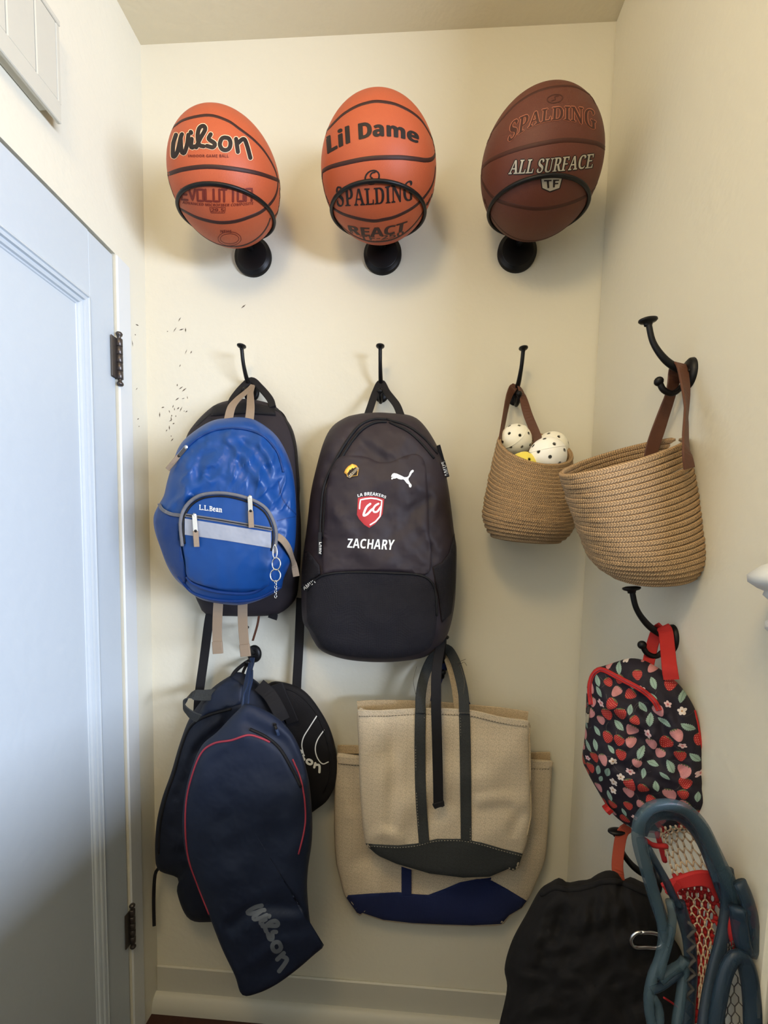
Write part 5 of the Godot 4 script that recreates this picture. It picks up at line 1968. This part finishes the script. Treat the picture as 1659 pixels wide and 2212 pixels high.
	net(st, ra, rb, 6, 15, Vector3(0.0, 0.0, -0.012), 0.0023)
	nt = part("red_net", st, M.cord_red, o)
	nt.set_meta("kind", "stuff")
	st = mb()
	net(st, spline(P3("1480,1925,0.515 1496,2000,0.521 1508,2080,0.535 1508,2180,0.560"), 0.01), spline(P3("1545,1935,0.515 1548,2000,0.521 1534,2080,0.535 1516,2180,0.560"), 0.01), 3, 12, Vector3(0, 0, 0.003), 0.0009)
	nt = part("inner_net", st, M.cord_cream, o)
	nt.set_meta("kind", "stuff")
	st = mb()
	strap(st, spline(P3("1434,1918,0.525 1452,1912,0.528 1480,1903,0.531 1510,1897,0.531 1540,1903,0.529 1558,1925,0.527"), 0.006), [0.012, 0.024], 0.006, Vector3(0, 0.2, 1))
	part("shooting_band", st, M.cord_red, o)
	st = mb()
	strap(st, spline(P3("1456,1930,0.535 1463,1950,0.535 1466,1972,0.537"), 0.006), 0.008, 0.004, Vector3(0, 0.2, 1))
	strap(st, spline(P3("1448,1915,0.535 1460,1925,0.535"), 0.006), 0.02, 0.005, Vector3(0, 0.2, 1))
	part("knot_end", st, M.cord_red, o)
	# lacing knots along the scoop
	for s in ["1412,1768,0.540 1424,1784,0.537 1436,1796,0.533", "1460,1762,0.535 1466,1772,0.531 1476,1778,0.527", "1420,1800,0.533 1428,1830,0.527 1436,1860,0.523", "1390,1812,0.545 1412,1826,0.540 1440,1828,0.535", "1510,1790,0.531 1520,1805,0.527"]:
		st = mb()
		tube(st, spline(P3(s), 0.005), 0.0032, 7)
		part("lacing", st, M.cord_red, o)
	st = mb()
	tube(st, spline(P3("1434,2155,0.555 1450,2165,0.553 1463,2175,0.553"), 0.006), 0.0012, 6)
	part("loose_lace", st, M.cord_red, o)
	# right rail running on down
	st = mb()
	tube(st, spline(P3("1566,1880,0.547 1574,1930,0.549 1572,1980,0.553 1560,2040,0.559 1544,2100,0.567 1532,2160,0.575 1524,2220,0.585 1520,2300,0.595"), 0.008), 0.011, 12, false, 0.6)
	part("sidewall_rail", st, M.stick_dark, o)
	st = mb()
	tube(st, spline(P3("1492,2260,0.585 1490,2420,0.605 1488,2700,0.645"), 0.05), 0.012, 14)
	part("shaft", st, M.stick_dark, o)
	# second stick, its head lower and nearer the wall
	var q := thing("lacrosse_stick", "second lacrosse stick, lower at the frame's right edge, with pale net", "lacrosse stick", at(1600, 2330, 0.5), "lacrosse sticks leaning in the corner")
	st = mb()
	tube(st, spline(P3("1542,2300,0.605 1546,2212,0.595 1556,2150,0.590 1566,2105,0.585 1580,2076,0.583 1594,2066,0.582 1608,2078,0.582 1618,2110,0.583 1624,2160,0.585 1626,2220,0.590 1626,2300,0.595"), 0.008), 0.0092, 12, false, 0.7)
	part("scoop_rail", st, M.stick_dark, q)
	st = mb()
	tube(st, spline(P3("1597,1905,0.570 1612,1940,0.573 1624,1985,0.575 1629,2030,0.575 1626,2060,0.577 1612,2058,0.577 1602,2030,0.577 1596,1990,0.575 1592,1960,0.575"), 0.008), 0.0085, 12, false, 0.6)
	part("sidewall_rail", st, M.stick_dark, q)
	st = mb()
	tube(st, spline(P3("1588,1985,0.568 1584,2010,0.567 1590,2040,0.565 1602,2062,0.565 1622,2074,0.565 1632,2050,0.567 1634,2020,0.569"), 0.006), 0.0055, 10)
	part("red_binding", st, M.cord_red, q)
	st = mb()
	tube(st, spline(P3("1620,1958,0.569 1628,1968,0.568 1626,1990,0.568 1634,2008,0.567 1646,2012,0.567 1662,2004,0.565"), 0.006), 0.0042, 10)
	part("red_binding", st, M.cord_red, q)
	st = mb()
	ball(st, at(1657, 2002, 0.563), 0.008, 14, Vector3(1.3, 1, 1))
	part("lace_toggle", st, M.orange_web, q)
	st = mb()
	net(st, spline(P3("1572,2040,0.575 1568,2110,0.575 1560,2170,0.585 1552,2240,0.585"), 0.01), spline(P3("1590,2030,0.573 1606,2100,0.573 1612,2170,0.580 1612,2240,0.585"), 0.01), 3, 11, Vector3(0, 0, -0.006), 0.0006)
	nt = part("grey_net", st, M.cord_grey, q)
	nt.set_meta("kind", "stuff")
	st = mb()
	net(st, spline(P3("1628,2080,0.575 1632,2130,0.575 1634,2212,0.585"), 0.01), spline(P3("1632,2080,0.570 1650,2140,0.570 1660,2230,0.575"), 0.01), 3, 14, Vector3(0, 0, 0.004), 0.0011)
	nt = part("brown_net", st, M.cord_cream, q)
	nt.set_meta("kind", "stuff")
	st = mb()
	tube(st, spline(P3("1586,2310,0.595 1588,2430,0.605 1590,2700,0.635"), 0.05), 0.012, 14)
	part("shaft", st, M.stick_dark, q)

func build_small_things() -> void:
	# key chain hanging from the blue backpack's pocket zip
	var z := 0.262
	var o := thing("key_chain", "silver clip, two split rings and twisted chain on the blue backpack's pocket zip", "key chain", at(596, 1290, z))
	var st := mb()
	tube(st, spline(P3("594,1176,%f 590,1186,%f 590,1200,%f 594,1206,%f 598,1200,%f 598,1186,%f 594,1176,%f" % [z, z, z, z, z, z, z]), 0.003), 0.0013, 7)
	part("clip", st, M.steel, o)
	for r in [[Vector2(597, 1218), 9.0, 13.0, 0.35], [Vector2(595, 1243), 11.0, 13.0, -0.3]]:
		st = mb()
		var ring := []
		for k in 14:
			var a := TAU * k / 14
			var q: Vector2 = r[0] + Vector2(cos(a) * r[1], sin(a) * r[2])
			ring.append(at(q.x, q.y, z + cos(a) * 0.006 * r[3]))
		tube(st, spline(ring, 0.003, true), 0.0013, 7, true)
		part("split_ring", st, M.steel, o)
	for k in 7:
		st = mb()
		var c := at(595.5 + (k % 2) * 1.5, 1257 + k * 5.2, z)
		var ring := []
		for j in 8:
			var a := TAU * j / 8
			ring.append(c + Vector3(cos(a) * (0.0022 if k % 2 == 0 else 0.0008), sin(a) * 0.0034, cos(a) * (0.0006 if k % 2 == 0 else 0.002)))
		tube(st, spline(ring, 0.002, true), 0.0007, 5, true)
		part("link", st, M.steel, o)
	# white turned finial of the stair rail at the end of the right wall, just inside the frame
	var p := at(1633, 1243, 0.62)
	var c := Vector3(p.x + 0.05, p.y, 0.625)
	var nl := thing("rail_finial", "white turned finial of a stair rail just entering at the frame's right edge", "finial", c)
	st = mb()
	lathe(st, [Vector2(0, 0.02), Vector2(0.02, 0.018), Vector2(0.04, 0.01), Vector2(0.051, 0.0), Vector2(0.05, -0.007), Vector2(0.042, -0.013), Vector2(0.036, -0.016), Vector2(0.037, -0.02), Vector2(0.031, -0.026), Vector2(0.026, -0.03)], Transform3D(Basis(), c), 36)
	part("cap", st, M.trim, nl)
	st = mb()
	lathe(st, [Vector2(0.026, -0.029), Vector2(0.025, -0.04), Vector2(0.033, -0.047), Vector2(0.033, -0.054), Vector2(0.024, -0.062), Vector2(0.02, -0.08), Vector2(0, -0.082)], Transform3D(Basis(), c), 36)
	part("neck", st, M.trim, nl)
	st = mb()
	box(st, c + Vector3(0.14, -0.06, 0.0), Vector3(0.26, 0.03, 0.04), 0.008)
	part("rail", st, M.trim, nl)
